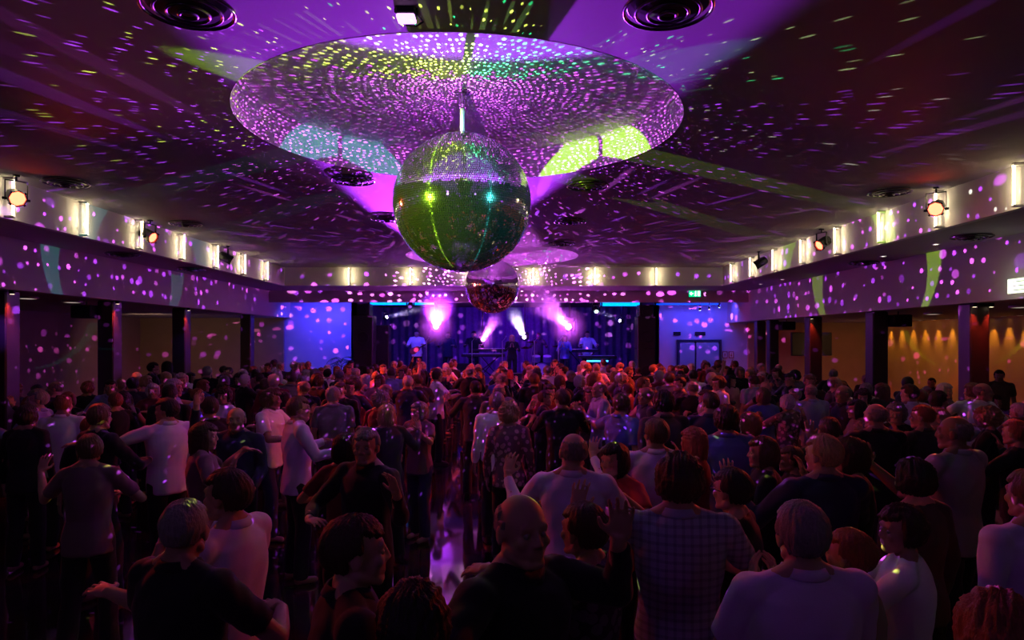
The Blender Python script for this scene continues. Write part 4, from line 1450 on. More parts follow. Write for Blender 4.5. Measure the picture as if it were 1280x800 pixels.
def hair_mesh(style):
    """hair around a head centred at the origin (the middle of the skull); the face looks along +Y"""
    key = ('hair', style)
    if key in CACHE:
        return CACHE[key]
    rng = np.random.RandomState(len(style) * 7 + ord(style[0]))
    n, m = 88, 60
    vs, fs = [], []
    wv = [(rng.normal(size=3) * s, rng.rand() * 6.28) for s in (6, 9, 14, 22, 30)]
    T = {'short': .016, 'crop': .009, 'thin': .006, 'bob': .026, 'long': .024, 'curly': .036, 'bun': .014, 'full': .026}[style]
    drop = {'short': -.075, 'crop': -.060, 'thin': -.055, 'bob': -.150, 'long': -.270, 'curly': -.120, 'bun': -.080, 'full': -.105}[style]
    amp = {'curly': .014, 'bob': .005, 'long': .006, 'full': .009}.get(style, .0045)
    for i in range(m + 1):
        t = PI * i / m
        for j in range(n):
            p = 2 * PI * j / n
            d = np.array((math.sin(t) * math.cos(p), math.sin(t) * math.sin(p), math.cos(t)))
            # outer surface
            x, y, z = d * np.array((.076 + T, .096 + T, .090 + T * 0.9))
            if d[2] < 0:
                z = d[2] * (-drop) if drop < -.09 else d[2] * (.090 + T * .9)
                if drop < -.09:      # fall as a curtain behind and beside the face
                    f = (1 - (-d[2]) ** 3)
                    hx = math.hypot(d[0], d[1]) + 1e-6
                    flare = 1.0 + (0.10 if style in ('long', 'bob') else 0.0) * (-d[2])
                    x = d[0] / hx * (.076 + T) * max(f, 0.0) ** 0.5 * flare
                    y = d[1] / hx * (.096 + T) * max(f, 0.0) ** 0.5 * flare
            w = sum(math.sin(np.dot(d, a) + b) for a, b in wv) / 5
            vertical = math.sin(p * 23 + 2.0 * math.sin(t * 3)) * 0.5
            g = 1 + (amp * w + amp * 0.5 * vertical) / .09
            q = np.array((x, y, z)) * g
            # where no hair grows (face, round the ears, nape, bald crown) the surface dips under the scalp
            az = math.degrees(math.atan2(d[1], d[0])) - 90      # 0 = straight ahead
            az = abs((az + 180) % 360 - 180)
            jag = .004 * math.sin(p * 17 + 1.3) + .003 * math.sin(p * 41)
            zf = (0.040 if style not in ('bob', 'bun', 'full') else 0.048) + jag
            face_half = {'bob': 64, 'long': 58, 'curly': 66, 'full': 70}.get(style, 80) + 250 * jag
            zs = q[2]
            ins = [min((zf + .026 * (az / face_half) ** 2 - zs) / .016, (face_half - az) / 9)]
            if style in ('short', 'crop', 'thin', 'bun'):
                ins.append(min((-.004 - .02 * (az - 80) / 28 + jag - zs) / .014, (110 - az) / 9))
                ins.append((drop + jag - zs) / .016)
            if style == 'full':
                ins.append((drop + jag - zs) / .02)
            if style == 'thin':
                ins.append((zs - .044 - jag) / .014)
                ins.append(min((100 - az) / 10, (zs - .012) / .012))
            u = min(1.0, max(0.0, max(ins)))
            u = u * u * (3 - 2 * u)
            inner = d * np.array((.070, .089, .084))
            if d[2] < 0 and drop < -.09:
                inner = d * np.array((.050, .058, .060))
            q = q * (1 - u) + inner * u
            vs.append(tuple(q))
    for i in range(m):
        for j in range(n):
            k = (j + 1) % n
            if i == 0:
                fs.append((0 * n + j, (i + 1) * n + j, (i + 1) * n + k))
            elif i == m - 1:
                fs.append((i * n + j, (i + 1) * n + j, i * n + k))
            else:
                fs.append((i * n + j, (i + 1) * n + j, (i + 1) * n + k, i * n + k))
    mb = MB().add(vs, fs)
    if style == 'bun':
        mb.ball((0, -.125, .05), (.042, .040, .042), 16, 10)
    me = mb.mesh('hair', [HAIR], True)
    CACHE[key] = me
    return me


SKINS = ((0.36, 0.21, 0.15, 1), (0.31, 0.18, 0.125, 1), (0.40, 0.25, 0.19, 1), (0.20, 0.115, 0.075, 1))
HAIRC = {'grey': (0.19, 0.18, 0.175, 1), 'white': (0.42, 0.40, 0.39, 1), 'black': (0.012, 0.010, 0.010, 1), 'dark brown': (0.045, 0.025, 0.017, 1),
         'brown': (0.11, 0.06, 0.035, 1), 'auburn': (0.22, 0.07, 0.03, 1), 'blond': (0.30, 0.20, 0.09, 1), 'bald': (0.15, 0.13, 0.12, 1)}
CLOTHC = {'black': (0.010, 0.010, 0.013, 1), 'navy': (0.020, 0.024, 0.06, 1), 'charcoal': (0.04, 0.04, 0.045, 1), 'white': (0.78, 0.77, 0.80, 1), 'lavender': (0.55, 0.46, 0.72, 1),
          'pale blue': (0.24, 0.28, 0.46, 1), 'blue': (0.10, 0.13, 0.42, 1), 'grey': (0.14, 0.14, 0.155, 1), 'red': (0.34, 0.03, 0.03, 1), 'dark red': (0.16, 0.02, 0.025, 1), 'pink': (0.46, 0.22, 0.27, 1),
          'mauve': (0.15, 0.09, 0.12, 1), 'beige': (0.30, 0.25, 0.20, 1), 'olive': (0.12, 0.11, 0.05, 1), 'brown': (0.10, 0.06, 0.04, 1), 'silver': (0.26, 0.26, 0.30, 1)}
MATN = {'plain': CLOTH, 'striped': STRIPED, 'checked': CHECKED, 'flowered': FLORAL, 'shiny': SHINY}
NP = [0]


def add_child(name, me, parent, color=None):
    o = bpy.data.objects.new(name, me)
    COL.objects.link(o)
    o.parent = parent
    if color:
        o.color = color
    return o


def person(x, y, rz, pose, fem, hair, hairc, top, sleeve, lower='black', skirt=False, h=None, skin=None, pat='plain', z=0.0, label=None, group='people on the dance floor', feet=False, garment=None):
    """rz in degrees: 0 = back to the visitor, 90 = facing left, 180 = facing the visitor"""
    NP[0] += 1
    rng = random.Random(NP[0] * 13 + 5)
    if h is None:
        h = (1.63 if fem else 1.745) + rng.uniform(-.04, .04)
    s = h / 1.742
    t = thing('person', label, 'person', (x, y, z), math.radians(rz), group)
    t.scale = (s, s, s)
    sk = SKINS[skin if skin is not None else rng.choice((0, 0, 1, 2))]
    add_child('body', body_mesh(pose, fem), t, sk)
    if hair != 'none':
        ho = add_child('hair', hair_mesh(hair), t, HAIRC[hairc])
        off = Matrix.Rotation(math.radians(POSES[pose][2]), 3, 'Z') @ Vector((0, -.010, 0)) + Vector(HD)
        ho.location = (off.x, off.y, 1.662 + HD[2])
        ho.rotation_euler = (0, 0, math.radians(POSES[pose][2]))
    gname = garment or ('blouse' if fem else 'shirt')
    add_child(gname, top_mesh(pose, fem, sleeve, MATN[pat], not skirt), t, CLOTHC[top])
    if label and 'glasses' in label:
        if 'glasses' not in CACHE:
            g = MB()
            for q in (-1, 1):
                g.torus((q * .033, .100, -.020), .021, .0022, 20, 6, 0, Matrix.Rotation(PI / 2, 4, 'X'))
                g.rod((q * .054, .099, -.016), (q * .082, .005, -.018), .002, 6)
            g.rod((-.012, .102, -.018), (.012, .102, -.018), .002, 6)
            CACHE['glasses'] = g.mesh('glasses', [BLACK_METAL], True)
        go = add_child('glasses', CACHE['glasses'], t)
        go.location = (HD[0], HD[1], 1.662 + HD[2])
        go.rotation_euler = (0, 0, math.radians(POSES[pose][2]))
    if not fem and garment is None and sleeve:
        add_child('collar', collar_mesh(), t, CLOTHC[top])
    if skirt:
        add_child('skirt', skirt_mesh(pose, CLOTH), t, CLOTHC[lower])
    else:
        add_child('trousers', trousers_mesh(pose, CLOTH), t, CLOTHC[lower])
    if feet:
        for sd in (-1, 1):
            add_child('shoe', shoe_mesh(pose, sd), t)
    return t


def spot_of(px, py, h, z=0.0):
    """floor point under a head whose crown shows at pixel (px, py)"""
    d = F * (CAM_Z - h - z) / (py - HORIZON)
    return (px - 640) / F * d, d


PEOPLE = []        # (x, y) of everybody placed
HAND = []


def put(px, py, rz, pose, fem, hair, hairc, top, sleeve, label, h=None, **kw):
    if h is None:
        h = 1.63 if fem else 1.75
    best = None
    for dh in (0, .02, -.02, .04, -.04, .06, -.06, .08, -.08, .10, -.10, .12, -.12, .14, -.14):
        x, y = spot_of(px, py, h + dh)
        gap = min([math.hypot(x - a, y - b) for a, b in PEOPLE] + [9])
        if best is None or gap > best[0] + .02:
            best = (gap, x, y, h + dh)
        if gap > 0.45:
            break
    gap, x, y, h = best
    HAND.append((px, y))
    PEOPLE.append((x, y))
    return person(x, y, rz, pose, fem, hair, hairc, top, sleeve, h=h, label=label, **kw)


# nearest people
put(649, 611, -135, 'rightout', False, 'thin', 'bald', 'black', 2, 'bald man in black facing the visitor, hand raised, arm stretched left across the aisle', h=1.80)
put(733, 625, 62, 'follow', True, 'short', 'dark brown', 'grey', 1, 'person with short dark hair and grey patterned shirt facing left, close in front', h=1.70, pat='flowered')
put(1003, 624, 2, 'clap', False, 'short', 'grey', 'lavender', 1, 'grey-haired man in plain lavender short-sleeved shirt, large back close to the visitor', h=1.74)
put(1066, 659, 60, 'follow', True, 'short', 'auburn', 'beige', 0, 'woman with short auburn hair, face hidden behind the large lavender back', h=1.60)
put(1250, 740, -10, 'stand', True, 'full', 'auburn', 'black', 2, 'dark red crown of hair at the lower right corner, red light on it', h=1.66)
put(440, 640, -72, 'stand', False, 'short', 'dark brown', 'black', 2, 'dark-haired man in black in profile facing right, close to the aisle', h=1.74)
put(517, 728, 10, 'stand', False, 'full', 'black', 'black', 2, 'dark rounded head and back at the bottom edge beside the aisle', h=1.62)
put(228, 620, -25, 'lead', False, 'crop', 'grey', 'black', 1, 'short-haired older person in black top, back to visitor, lower left', h=1.72)
put(287, 583, 75, 'reach', False, 'short', 'dark brown', 'lavender', 1, 'man in lavender polo shirt with open collar facing left, lower left', h=1.78)
put(848, 566, -12, 'lead', False, 'full', 'dark brown', 'pale blue', 1, 'man with thick dark hair and blue checked shirt, back to visitor, right of the aisle', h=1.80, pat='checked')
put(918, 583, 55, 'follow', True, 'short', 'black', 'black', 1, 'woman in black dress with dark hair and glasses facing left, partner of the checked shirt', h=1.66, skirt=True)
put(716, 538, -14, 'lead', False, 'thin', 'bald', 'lavender', 2, 'balding man in lavender shirt, broad back to the visitor, right of the aisle', h=1.76)
put(768, 553, 150, 'follow', True, 'bob', 'black', 'red', 1, 'dark-haired woman in red top between the two men in lavender shirts', h=1.64)
put(820, 521, -8, 'lead', False, 'short', 'brown', 'lavender', 2, 'brown-haired man in pinkish lavender shirt, back to visitor, beside the long-haired blonde', h=1.76)
put(868, 533, 68, 'follow', True, 'long', 'auburn', 'dark red', 1, 'woman with long reddish blond hair facing left, arm raised', h=1.66)
put(908, 506, -5, 'stand', False, 'full', 'dark brown', 'blue', 2, 'man with dark bushy hair and blue shirt, back to visitor, in the right half', h=1.76)
put(938, 515, 40, 'stand', True, 'bob', 'auburn', 'black', 1, 'woman with auburn bob next to the man in the blue shirt', h=1.62)
put(955, 545, 80, 'clap', True, 'bob', 'brown', 'black', 1, 'brown-haired woman in black clapping, left of the blond man in navy', h=1.62)
put(1030, 541, 4, 'lead', False, 'short', 'blond', 'navy', 2, 'blond grey-haired man in navy shirt, back to visitor, right of centre', h=1.76)
put(1064, 546, 80, 'follow', True, 'bob', 'dark brown', 'black', 1, 'dark-haired woman in black at the shoulder of the blond man in navy', h=1.68)
put(990, 556, 72, 'stand', True, 'short', 'dark brown', 'black', 1, 'short dark-haired person in profile facing left before the man in navy', h=1.60)
put(1144, 573, 15, 'stand', True, 'full', 'black', 'charcoal', 2, 'very dark bushy-haired head between the bald man in grey and the man in navy', h=1.66)
put(1130, 631, 60, 'embrace', True, 'full', 'dark brown', 'white', 2, 'woman with dark hair and white sleeve hugging someone, lower right', h=1.64)
put(1195, 517, 22, 'lead', False, 'thin', 'bald', 'silver', 1, 'bald dark-skinned man in silvery grey shirt, back to visitor, far right', h=1.80, skin=3, pat='shiny', feet=True)
put(1236, 508, 50, 'clap', True, 'curly', 'blond', 'black', 1, 'woman with blond curls and black top, hands together, beside the bald man in grey', h=1.62)
put(1271, 523, 45, 'follow', True, 'short', 'auburn', 'black', 2, 'short auburn-haired person in black at the right edge', h=1.64)
put(1290, 585, 8, 'stand', False, 'short', 'brown', 'lavender', 2, 'person in lavender shirt cut by the right edge of view', h=1.72)
put(1095, 502, -3, 'lead', False, 'thin', 'bald', 'black', 2, 'bald man in black jacket, wide back to visitor, right part of the crowd', h=1.76)
put(1120, 504, 165, 'follow', True, 'curly', 'grey', 'black', 1, 'woman with grey curls peering over the shoulder of the bald man in black', h=1.62)
put(1154, 504, 20, 'lead', False, 'crop', 'auburn', 'charcoal', 2, 'man with cropped reddish hair in charcoal jacket holding a partner, right', h=1.72)
put(1174, 509, 90, 'follow', True, 'short', 'blond', 'black', 1, 'short blond woman facing left, partner of the man in charcoal', h=1.64)
put(985, 493, 20, 'follow', True, 'full', 'white', 'pink', 2, 'white-haired woman in patterned pale pink blouse, right of centre', h=1.60, pat='flowered')
put(1037, 519, 0, 'stand', False, 'crop', 'dark brown', 'black', 2, 'man with cropped dark hair in black behind the blond man in navy', h=1.78)
put(636, 503, -10, 'stand', True, 'curly', 'blond', 'pink', 2, 'woman with blond curls and flowered pink blouse standing at the aisle', h=1.66, pat='flowered', feet=True)
put(621, 489, 10, 'stand', False, 'short', 'grey', 'white', 2, 'grey-haired man in white shirt with light spots, just behind the flowered blouse', h=1.72, feet=True)
put(776, 490, -55, 'sideout', False, 'short', 'brown', 'blue', 1, 'man in blue short-sleeved shirt covered in light spots, arm stretched out', h=1.76)
put(700, 469, -20, 'follow', True, 'long', 'dark brown', 'black', 1, 'long dark-haired woman in black dress right of the aisle', h=1.68, skirt=True, feet=True)
put(830, 488, 12, 'stand', False, 'full', 'black', 'charcoal', 2, 'man with thick black hair and dark suit, wide back, right of centre', h=1.80)
put(433, 541, -5, 'akimbo', True, 'bob', 'black', 'dark red', 1, 'woman with black bob and dark red top, back to visitor, left of the aisle', h=1.62)
put(459, 533, 150, 'lead', False, 'short', 'grey', 'black', 2, 'grey-haired man in black facing the woman in dark red', h=1.74)
put(484, 505, 30, 'follow', True, 'bob', 'blond', 'charcoal', 2, 'woman with blond bob in dark clothes left of the aisle', h=1.64, feet=True)
put(372, 494, -60, 'reach', False, 'short', 'brown', 'lavender', 2, 'man in lavender shirt with rolled sleeves and glasses facing right, left of centre', h=1.78)
put(416, 482, 5, 'stand', False, 'short', 'grey', 'grey', 1, 'man in grey shirt with purple light spots, back to visitor, left of centre', h=1.74)
put(254, 527, -62, 'follow', True, 'long', 'dark brown', 'mauve', 1, 'woman with long dark hair in mauve top, left part of the crowd', h=1.64)
put(209, 496, 52, 'sideout', False, 'short', 'black', 'lavender', 2, 'man in bright lavender shirt with bent arm, left part of the crowd', h=1.76)
put(111, 541, 8, 'lead', True, 'short', 'brown', 'mauve', 1, 'person with short hair and mauve top, broad back, far left', h=1.64)
put(79, 492, 5, 'stand', False, 'crop', 'auburn', 'white', 1, 'person with red-lit cropped hair in white top, back to visitor, far left', h=1.72)
put(33, 506, 3, 'stand', True, 'full', 'dark brown', 'black', 2, 'large dark head of a person in black at the left edge', h=1.66)
put(20, 478, -85, 'follow', True, 'short', 'auburn', 'black', 2, 'red-lit profile facing right near the left edge', h=1.64)
put(70, 475, 80, 'lead', False, 'thin', 'bald', 'black', 2, 'bald man in black facing left, behind the white top', h=1.72)
put(113, 520, 40, 'stand', True, 'short', 'auburn', 'black', 1, 'short red-lit hair right behind the person in mauve, far left', h=1.60)
put(123, 503, -30, 'lead', False, 'short', 'brown', 'black', 2, 'red-lit brown-haired man in black, fourth column of heads at left', h=1.74)
put(145, 490, 70, 'follow', True, 'short', 'auburn', 'black', 2, 'red-lit short-haired woman facing left beside the second left column', h=1.64)
put(207, 464, 30, 'lead', False, 'short', 'blond', 'dark red', 2, 'orange-lit fair head, left one of a bright pair before the third left column', h=1.76)
put(224, 468, -80, 'follow', True, 'full', 'blond', 'pink', 2, 'orange-lit fair head, right one of a bright pair before the third left column', h=1.66)
put(212, 480, 5, 'stand', False, 'short', 'black', 'black', 2, 'man in black in front of the orange-lit pair', h=1.76)
put(259, 457, 3, 'stand', False, 'short', 'grey', 'black', 2, 'tall grey-haired man in dark jacket, back to visitor, left of the blue wall', h=1.80)
put(546, 461, -70, 'embrace', False, 'short', 'dark brown', 'white', 1, 'dark-haired man in white short-sleeved shirt facing right by the aisle', h=1.78, feet=True)
put(594, 475, 0, 'lead', False, 'short', 'black', 'charcoal', 2, 'dark-haired man in charcoal right beside the aisle, far along it', h=1.72, feet=True)
put(668, 466, 0, 'stand', False, 'short', 'brown', 'black', 1, 'brown-haired man in black directly behind the pink flowered blouse', h=1.74)
put(684, 456, 0, 'stand', False, 'crop', 'grey', 'white', 1, 'grey-haired man in white shirt lit pink, middle of the crowd', h=1.78)
put(670, 457, 20, 'stand', True, 'bob', 'blond', 'white', 1, 'fair-haired woman in white next to the pink-lit white shirt', h=1.68)
put(745, 454, -15, 'lead', False, 'short', 'grey', 'lavender', 1, 'grey-haired man in lavender shirt dancing near the stage', h=1.76)
put(768, 464, 70, 'follow', True, 'bob', 'blond', 'pink', 1, 'fair-haired woman in pink facing the man in lavender near the stage', h=1.66)
put(785, 478, 60, 'follow', True, 'short', 'auburn', 'dark red', 1, 'auburn-haired woman dancing behind the blue short-sleeved shirt', h=1.62)
put(884, 452, -25, 'stand', False, 'short', 'black', 'black', 2, 'black-haired person in front of the double door', h=1.74)
put(919, 450, 10, 'stand', False, 'crop', 'dark brown', 'black', 2, 'dark person standing before the toilet signs', h=1.80)

# people in the crowd, row by row from the stage
def free(x, y, r):
    return all((x - a) ** 2 + (y - b) ** 2 > r * r for a, b in PEOPLE)


crng = random.Random(21)
ROWS = [19.9, 19.1, 18.3, 17.4, 16.5, 15.6, 14.7, 13.8, 12.9, 12.0, 11.1, 10.3, 9.5, 8.7, 7.9, 7.1, 6.3, 5.5, 4.8, 4.2]
LOOKS = []
TOPS_M = (('black', 11), ('charcoal', 3), ('navy', 3), ('white', 3), ('lavender', 1), ('pale blue', 2), ('grey', 2), ('brown', 1), ('dark red', 1))
TOPS_F = (('black', 10), ('red', 2), ('dark red', 2), ('pink', 2), ('white', 2), ('mauve', 2), ('charcoal', 2), ('beige', 1), ('blue', 1))
pickw = lambda lst: crng.choices([a for a, _ in lst], [b for _, b in lst])[0]
FACING = lambda a: {0: 'seen from behind', 1: 'facing left', 2: 'facing the visitor', 3: 'facing right'}[int(((a % 360) + 45) // 90) % 4]
for ri, ry in enumerate(ROWS):
    xs = []
    half = min(6.9, ry * 0.76 + 0.3)
    step = 0.74 if ry > 9 else 0.86
    x = -half
    cand = []
    while x < half:
        cand.append(x + crng.uniform(-.08, .08))
        x += step
    made = []
    i = 0
    while i < len(cand):
        x, y = cand[i], ry + crng.uniform(-.10, .10)
        i += 1
        px = 640 + x / y * F
        if 543 < px < 600 and y < 14.5:
            continue                                   # the open aisle
        if x < -7.0 or x > 6.8 or px < -20 or px > 1300:
            continue
        if crng.random() < (0.12 if y > 8 else 0.25):
            continue
        if not free(x, y, 0.40 if y > 7 else 0.48):
            continue
        if y < 9.5 and any(hy > y and abs(hx - px) < 0.27 * F / y + 0.10 * F / hy for hx, hy in HAND if hy < 9.5):
            continue                                   # keeps the people behind in view
        fem = crng.random() < .5
        pose = crng.choices(('lead', 'stand', 'embrace', 'reach', 'clap', 'armup') if not fem else ('follow', 'stand', 'embrace', 'clap', 'reach', 'akimbo'), (5, 4, 3, 1, 1, .4))[0]
        rz = crng.choice((0, 0, 15, -20, 40, -40, 75, -75, 100, -100, 150, -150, 180))
        hair = crng.choice(('short', 'crop', 'thin', 'short', 'full')) if not fem else crng.choice(('bob', 'long', 'short', 'full', 'curly', 'bun', 'bob'))
        hc = 'bald' if hair == 'thin' else crng.choice(('grey', 'dark brown', 'brown', 'dark brown', 'white', 'black')) if not fem else crng.choice(('blond', 'auburn', 'dark brown', 'black', 'brown', 'grey', 'white'))
        top = pickw(TOPS_F if fem else TOPS_M)
        if y < 7.3:
            top = crng.choice(('black', 'black', 'charcoal', 'navy'))
        made.append((x, y, rz, pose, fem, hair, hc, top, crng.choice((1, 2, 2) if not fem else (0, 1, 2))))
        PEOPLE.append((x, y))
    for k, (x, y, rz, pose, fem, hair, hc, top, sl) in enumerate(sorted(made, key=lambda q: q[0] / q[1])):
        hw = {'bald': 'balding'}.get(hc, hc.replace(' ', '-') + '-haired')
        noun = ('woman in %s top' if fem else 'man in %s shirt') % top
        lab = '%s %s %s, %s from left, %s row from stage' % (hw, noun, FACING(rz), ORD[k], ORD[ri])
        person(x, y, rz, pose, fem, hair, hc, top, sl, label=lab, skirt=fem and crng.random() < .4, lower=crng.choice(('black', 'charcoal', 'navy', 'brown')))


# ------------------------------------------------------------------ musicians on the stage
x = at(521, 0, 23.4).x
person(x, 23.4, 175, 'reach', False, 'short', 'black', 'white', 2, z=0.9, h=1.78, label='guitarist in white shirt on the left of the stage', group='musicians')
t = thing('electric_guitar', 'electric guitar held by the guitarist on the left of the stage', 'guitar', (x - 0.02, 23.05, 1.98))
mb = MB()
out = []
for j in range(40):
    a = 2 * PI * j / 40
    r = 0.155 + 0.035 * math.cos(2 * a) + 0.012 * math.cos(3 * a)
    out.append((r * math.cos(a), r * math.sin(a) * 0.85))
mb.loft([[(p * 0.96, 0.022, q * 0.96) for p, q in out], [(p, 0.015, q) for p, q in out], [(p, -0.015, q) for p, q in out], [(p * 0.96, -0.022, q * 0.96) for p, q in out]])
mb.build('guitar_body', pm('guitar_red', (0.45, 0.10, 0.06), 0.2), t)
MB().bevel_box(0.12, 0.66, -0.024, -0.004, -0.022, 0.022, 0.004).build('neck', DARK_WOOD, t)
MB().bevel_box(0.65, 0.82, -0.02, -0.004, -0.035, 0.04, 0.004).build('headstock', DARK_WOOD, t)
t.rotation_euler = (0, math.radians(-28), 0)
for px, d, rz, fem, hc, top, lab in ((592, 24.1, 180, False, 'black', 'black', 'keyboard player in black left of the stage centre'), (560, 24.0, 170, False, 'dark brown', 'navy', 'musician in navy standing between guitarist and keyboards'),
                                     (640, 23.2, 180, True, 'blond', 'black', 'singer in black at the stage centre'), (673, 25.6, 180, False, 'brown', 'charcoal', 'drummer behind the drum kit'),
                                     (734, 24.4, 185, False, 'black', 'white', 'musician in white shirt behind the right keyboards'), (706, 23.6, 160, True, 'dark brown', 'blue', 'singer in blue right of the stage centre')):
    person(at(px, 0, d).x, d, rz, 'reach' if not fem else 'clap', fem, 'short' if not fem else 'long', hc, top, 2, z=0.9, label=lab, group='musicians')

# ------------------------------------------------------------------ side rooms: tables, chairs, guests
def table(x, y, label):
    t = thing('round_table', label, 'table', (x, y, 0), 0, 'round tables in the side rooms')
    MB().lathe([(0.68, 0.71), (0.70, 0.72), (0.70, 0.74), (0.69, 0.745)], 32).build('tabletop', DARK_WOOD, t)
    MB().lathe([(0.26, 0), (0.26, 0.02), (0.05, 0.06), (0.045, 0.71)], 20).build('pedestal', BLACK_METAL, t)
    c = thing('tablecloth', label.replace('round table', 'white cloth on the round table'), 'tablecloth', (x, y, 0.0), 0, 'tablecloths in the side rooms')
    n = 64
    rings = []
    for r, z, w in ((0.02, .751, 0), (0.70, .751, 0), (0.722, .742, 0), (0.735, .66, .015), (0.75, .50, .04)):
        rings.append([(r * (1 + w * math.sin(12 * 2 * PI * j / n)) * math.cos(2 * PI * j / n), r * (1 + w * math.sin(12 * 2 * PI * j / n)) * math.sin(2 * PI * j / n), z) for j in range(n)])
    MB().loft(rings, caps=False).add(rings[0], [tuple(range(n))]).build('cloth', WHITE_LINEN, c, True)


def chair_parts():
    fr = MB()
    legs = []
    for sx in (-1, 1):
        legs.append(MB().rod((sx * .19, .19, 0), (sx * .19, .17, .44), .013, 8).mesh('leg', [BLACK_METAL]))
        legs.append(MB().rod((sx * .19, -.24, 0), (sx * .19, -.19, .44), .013, 8).rod((sx * .19, -.19, .44), (sx * .18, -.27, .92), .013, 8).mesh('leg', [BLACK_METAL]))
    seat = MB().bevel_box(-.22, .22, -.21, .22, .43, .49, .02).mesh('seat', [pm('dark_red_fabric', (0.10, 0.02, 0.02), 0.9, scale=150)])
    back = MB().bevel_box(-.20, .20, -.28, -.235, .60, .93, .015, 0, Matrix.Translation((0, 0.02, 0))).mesh('backrest', [pm('dark_red_fabric', (0.10, 0.02, 0.02), 0.9, scale=150)])
    return legs, seat, back
CH = chair_parts()
def chair(x, y, rz, label):
    t = thing('banquet_chair', label, 'chair', (x, y, 0), math.radians(rz), 'chairs in the side rooms')
    for me in CH[0]:
        add_child('leg', me, t)
    add_child('seat', CH[1], t); add_child('backrest', CH[2], t)


def seated(x, y, rz, fem, hair, hc, top, lab, h=None):
    person(x, y, rz, 'seated', fem, hair, hc, top, 2, z=-0.345, h=h or (1.66 if fem else 1.76), label=lab, group='guests seated in the side rooms')
    chair(x, y, rz, 'chair under the ' + lab.replace('table ', ''))


SIDE = (('left', 50, 11.5, 3), ('left', 105, 14.0, 4), ('left', 175, 16.6, 3), ('right', 1130, 16.2, 4), ('right', 1185, 13.8, 4), ('right', 1262, 11.4, 3), ('right', 1062, 18.8, 3))
srng = random.Random(4)
for ti, (sd, px, d, n) in enumerate(SIDE):
    x = at(px, 0, d).x
    sgn = -1 if sd == 'left' else 1
    x = sgn * max(abs(x), 8.75)
    nm = {0: 'nearest the visitor in the left room', 1: 'in the middle of the left room', 2: 'farthest back in the left room', 3: 'third from the near end of the right room',
          4: 'second from the near end of the right room', 5: 'nearest the visitor in the right room', 6: 'farthest back in the right room'}[ti]
    table(x, d, 'round table ' + nm)
    for k in range(n):
        a = (k + 0.35) * 2 * PI / n + ti
        gx, gy = x + 0.98 * math.cos(a), d + 0.98 * math.sin(a)
        if abs(gx) < 8.15 or abs(gx) > 11.6:
            continue
        fem = srng.random() < .5
        hc = srng.choice(('black', 'dark brown', 'grey', 'white', 'brown'))
        top = srng.choice(('black', 'white', 'black', 'charcoal', 'pale blue', 'beige'))
        side_w = ('nearer' if math.sin(a) < -.3 else 'farther' if math.sin(a) > .3 else 'middle')
        rzd = math.degrees(math.atan2(-(x - gx), (d - gy)))
        seated(gx, gy, rzd, fem, srng.choice(('bob', 'full', 'long')) if fem else srng.choice(('short', 'crop')), hc, top,
               '%s guest in %s, %s seat, table %s' % (hc.replace(' ', '-') + '-haired', top, ORD[k], nm.replace('from the near end of', 'along').replace('the visitor in ', 'in ')))
person(at(1249, 0, 13.4).x, 13.4, 150, 'stand', False, 'short', 'black', 'olive', 1, h=1.74, label='dark-haired man in olive shirt standing before the gold wall, far right', group='people standing in the side rooms')
person(at(191, 0, 14.4).x, 14.4, -60, 'stand', False, 'short', 'black', 'black', 2, h=1.86, label='tall dark figure standing between second and third left columns, left one', group='people standing in the side rooms')
person(at(209, 0, 14.9).x, 14.9, 60, 'stand', True, 'long', 'black', 'black', 2, h=1.86, label='dark long-haired figure standing close by the third left column', group='people standing in the side rooms')
person(at(171, 0, 13.2).x, 13.2, 10, 'stand', False, 'short', 'white', 'charcoal', 2, h=1.70, label='white-haired man in charcoal jacket beside the second left column', group='people standing in the side rooms')

# ------------------------------------------------------------------ haze in the stage beams
def haze_material(name, length, r0, r1, density):
    """smoke that is thickest in the middle of the beam and thins out along it"""
    m = bpy.data.materials.new(name)
    m.use_nodes = True
    nt = m.node_tree
    nt.nodes.clear()
    M = lambda op, a, b=None, c=None: math_node(nt, op, a, b, c)
    tc = nt.nodes.new('ShaderNodeTexCoord')
    sep = nt.nodes.new('ShaderNodeSeparateXYZ')
    nt.links.new(tc.outputs['Object'], sep.inputs[0])
    x, y, z = sep.outputs
    s = M('DIVIDE', z, length)
    R = M('MULTIPLY_ADD', s, r1 - r0, r0)
    q = M('DIVIDE', M('SQRT', M('ADD', M('MULTIPLY', x, x), M('MULTIPLY', y, y))), R)
    rad = M('SUBTRACT', 1.0, M('MULTIPLY', q, q)); rad.node.use_clamp = True
    along = M('SUBTRACT', 1.0, s); along.node.use_clamp = True
    nz = nt.nodes.new('ShaderNodeTexNoise')
    nz.inputs['Scale'].default_value = 3.0
    nt.links.new(tc.outputs['Object'], nz.inputs['Vector'])
    puff = M('MULTIPLY_ADD', nz.outputs['Fac'], 1.6, 0.2)
    v = nt.nodes.new('ShaderNodeVolumeScatter')
    nt.links.new(M('MULTIPLY', M('MULTIPLY', M('MULTIPLY', rad, along), puff), density), v.inputs['Density'])
    v.inputs['Color'].default_value = (0.95, 0.93, 1.0, 1)
    v.inputs['Anisotropy'].default_value = 0.35
    o = nt.nodes.new('ShaderNodeOutputMaterial')
    nt.links.new(v.outputs[0], o.inputs['Volume'])
    return m


def haze_beam(px, py, d, target, length, r0, r1, label, density=0.45):
    p = at(px, py, d)
    dv = (Vector(target) - p).normalized()
    prof = [(r0 * 0.6, 0.17), (r0, 0.3), (r0 + (r1 - r0) * 0.5, length * 0.5), (r1, length)]
    o = MB().lathe(prof, 24).build('haze_plume', haze_material('haze_%d' % px, length, r0, r1, density))
    o.location = p
    o.rotation_euler = dv.to_track_quat('Z', 'Y').to_euler()
    tag(o, label, 'haze', None, 'stuff')


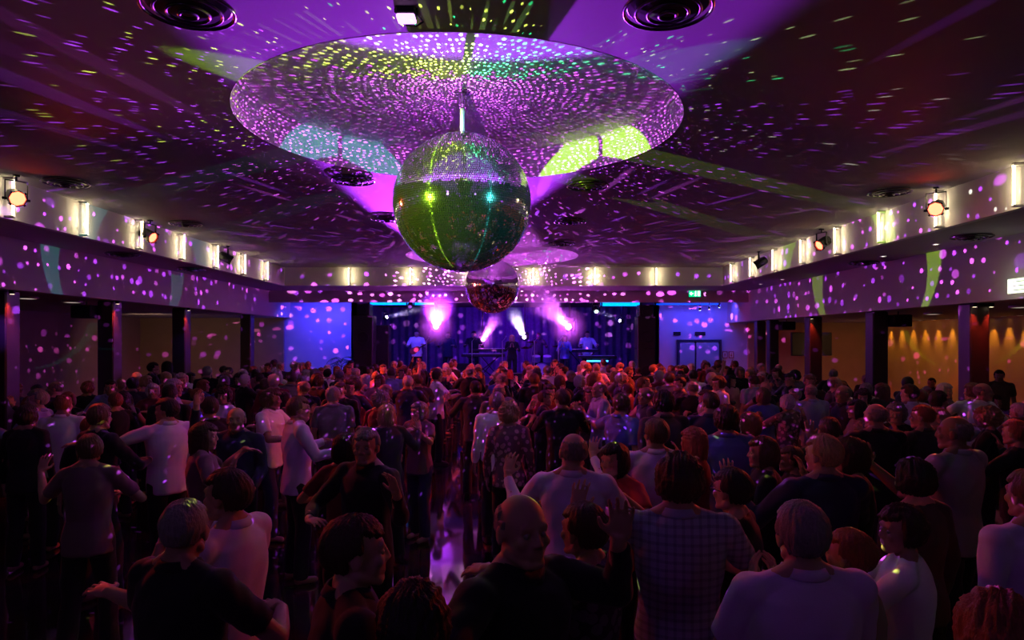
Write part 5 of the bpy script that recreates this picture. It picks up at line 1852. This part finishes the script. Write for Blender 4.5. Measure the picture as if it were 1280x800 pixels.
haze_beam(545, 409, 20.95, (DOME_X + 0.12, 5.0, 4.66), 4.2, 0.15, 0.66, 'bright violet plume of haze rising from the big stage lamp on the left', 0.30)
haze_beam(712, 410, 20.95, (-0.2, 14.5, 4.0), 4.3, 0.13, 0.62, 'violet plume of haze slanting up left from the stage lamp on the right')
haze_beam(603, 426, 24.5, (0.3, 19.0, 4.2), 2.6, 0.10, 0.29, 'narrow white haze beam slanting up right at the stage centre', 0.8)
haze_beam(656, 423, 24.5, (-0.5, 19.0, 4.3), 2.6, 0.10, 0.29, 'narrow white haze beam slanting up left at the stage centre', 0.8)
haze_beam(481, 397, 22.6, (-1.0, 20.5, 3.7), 2.0, 0.08, 0.20, 'thin haze beam from the lamp at the left end of the stage', 1.0)
haze_beam(777, 402, 22.6, (1.0, 20.5, 4.0), 1.6, 0.08, 0.18, 'thin haze beam from the lamp at the right end of the stage')


def haze_ball(px, py, d, r, label, color, energy, toward):
    """thin smoke lit by the spill of a lamp's lens"""
    m = bpy.data.materials.new('haze_ball_%d' % px)
    m.use_nodes = True
    nt = m.node_tree
    nt.nodes.clear()
    tc = nt.nodes.new('ShaderNodeTexCoord')
    ln = nt.nodes.new('ShaderNodeVectorMath'); ln.operation = 'LENGTH'
    nt.links.new(tc.outputs['Object'], ln.inputs[0])
    k = math_node(nt, 'SUBTRACT', 1.0, math_node(nt, 'DIVIDE', ln.outputs['Value'], r)); k.node.use_clamp = True
    v = nt.nodes.new('ShaderNodeVolumeScatter')
    nt.links.new(math_node(nt, 'MULTIPLY', k, 0.9), v.inputs['Density'])
    o = nt.nodes.new('ShaderNodeOutputMaterial')
    nt.links.new(v.outputs[0], o.inputs['Volume'])
    p = at(px, py, d) + (Vector(toward) - at(px, py, d)).normalized() * 0.27
    b = MB().ball((0, 0, 0), r, 24, 16).build('haze_puff', m)
    b.location = p
    tag(b, label, 'haze', None, 'stuff')
    point('lens_spill_lamp', p, energy, color, 0.04)


haze_ball(545, 409, 20.95, 0.62, 'magenta glow of haze round the big stage lamp on the left', (0.7, 0.08, 1.0), 60, (DOME_X, 5, 4.66))
haze_ball(712, 410, 20.95, 0.62, 'magenta glow of haze round the stage lamp on the right', (0.7, 0.08, 1.0), 70, (-0.2, 14.5, 4.0))
haze_ball(603, 426, 24.5, 0.45, 'magenta glow of haze round the small low stage lamp', (0.8, 0.1, 0.9), 25, (0.3, 19.0, 4.2))
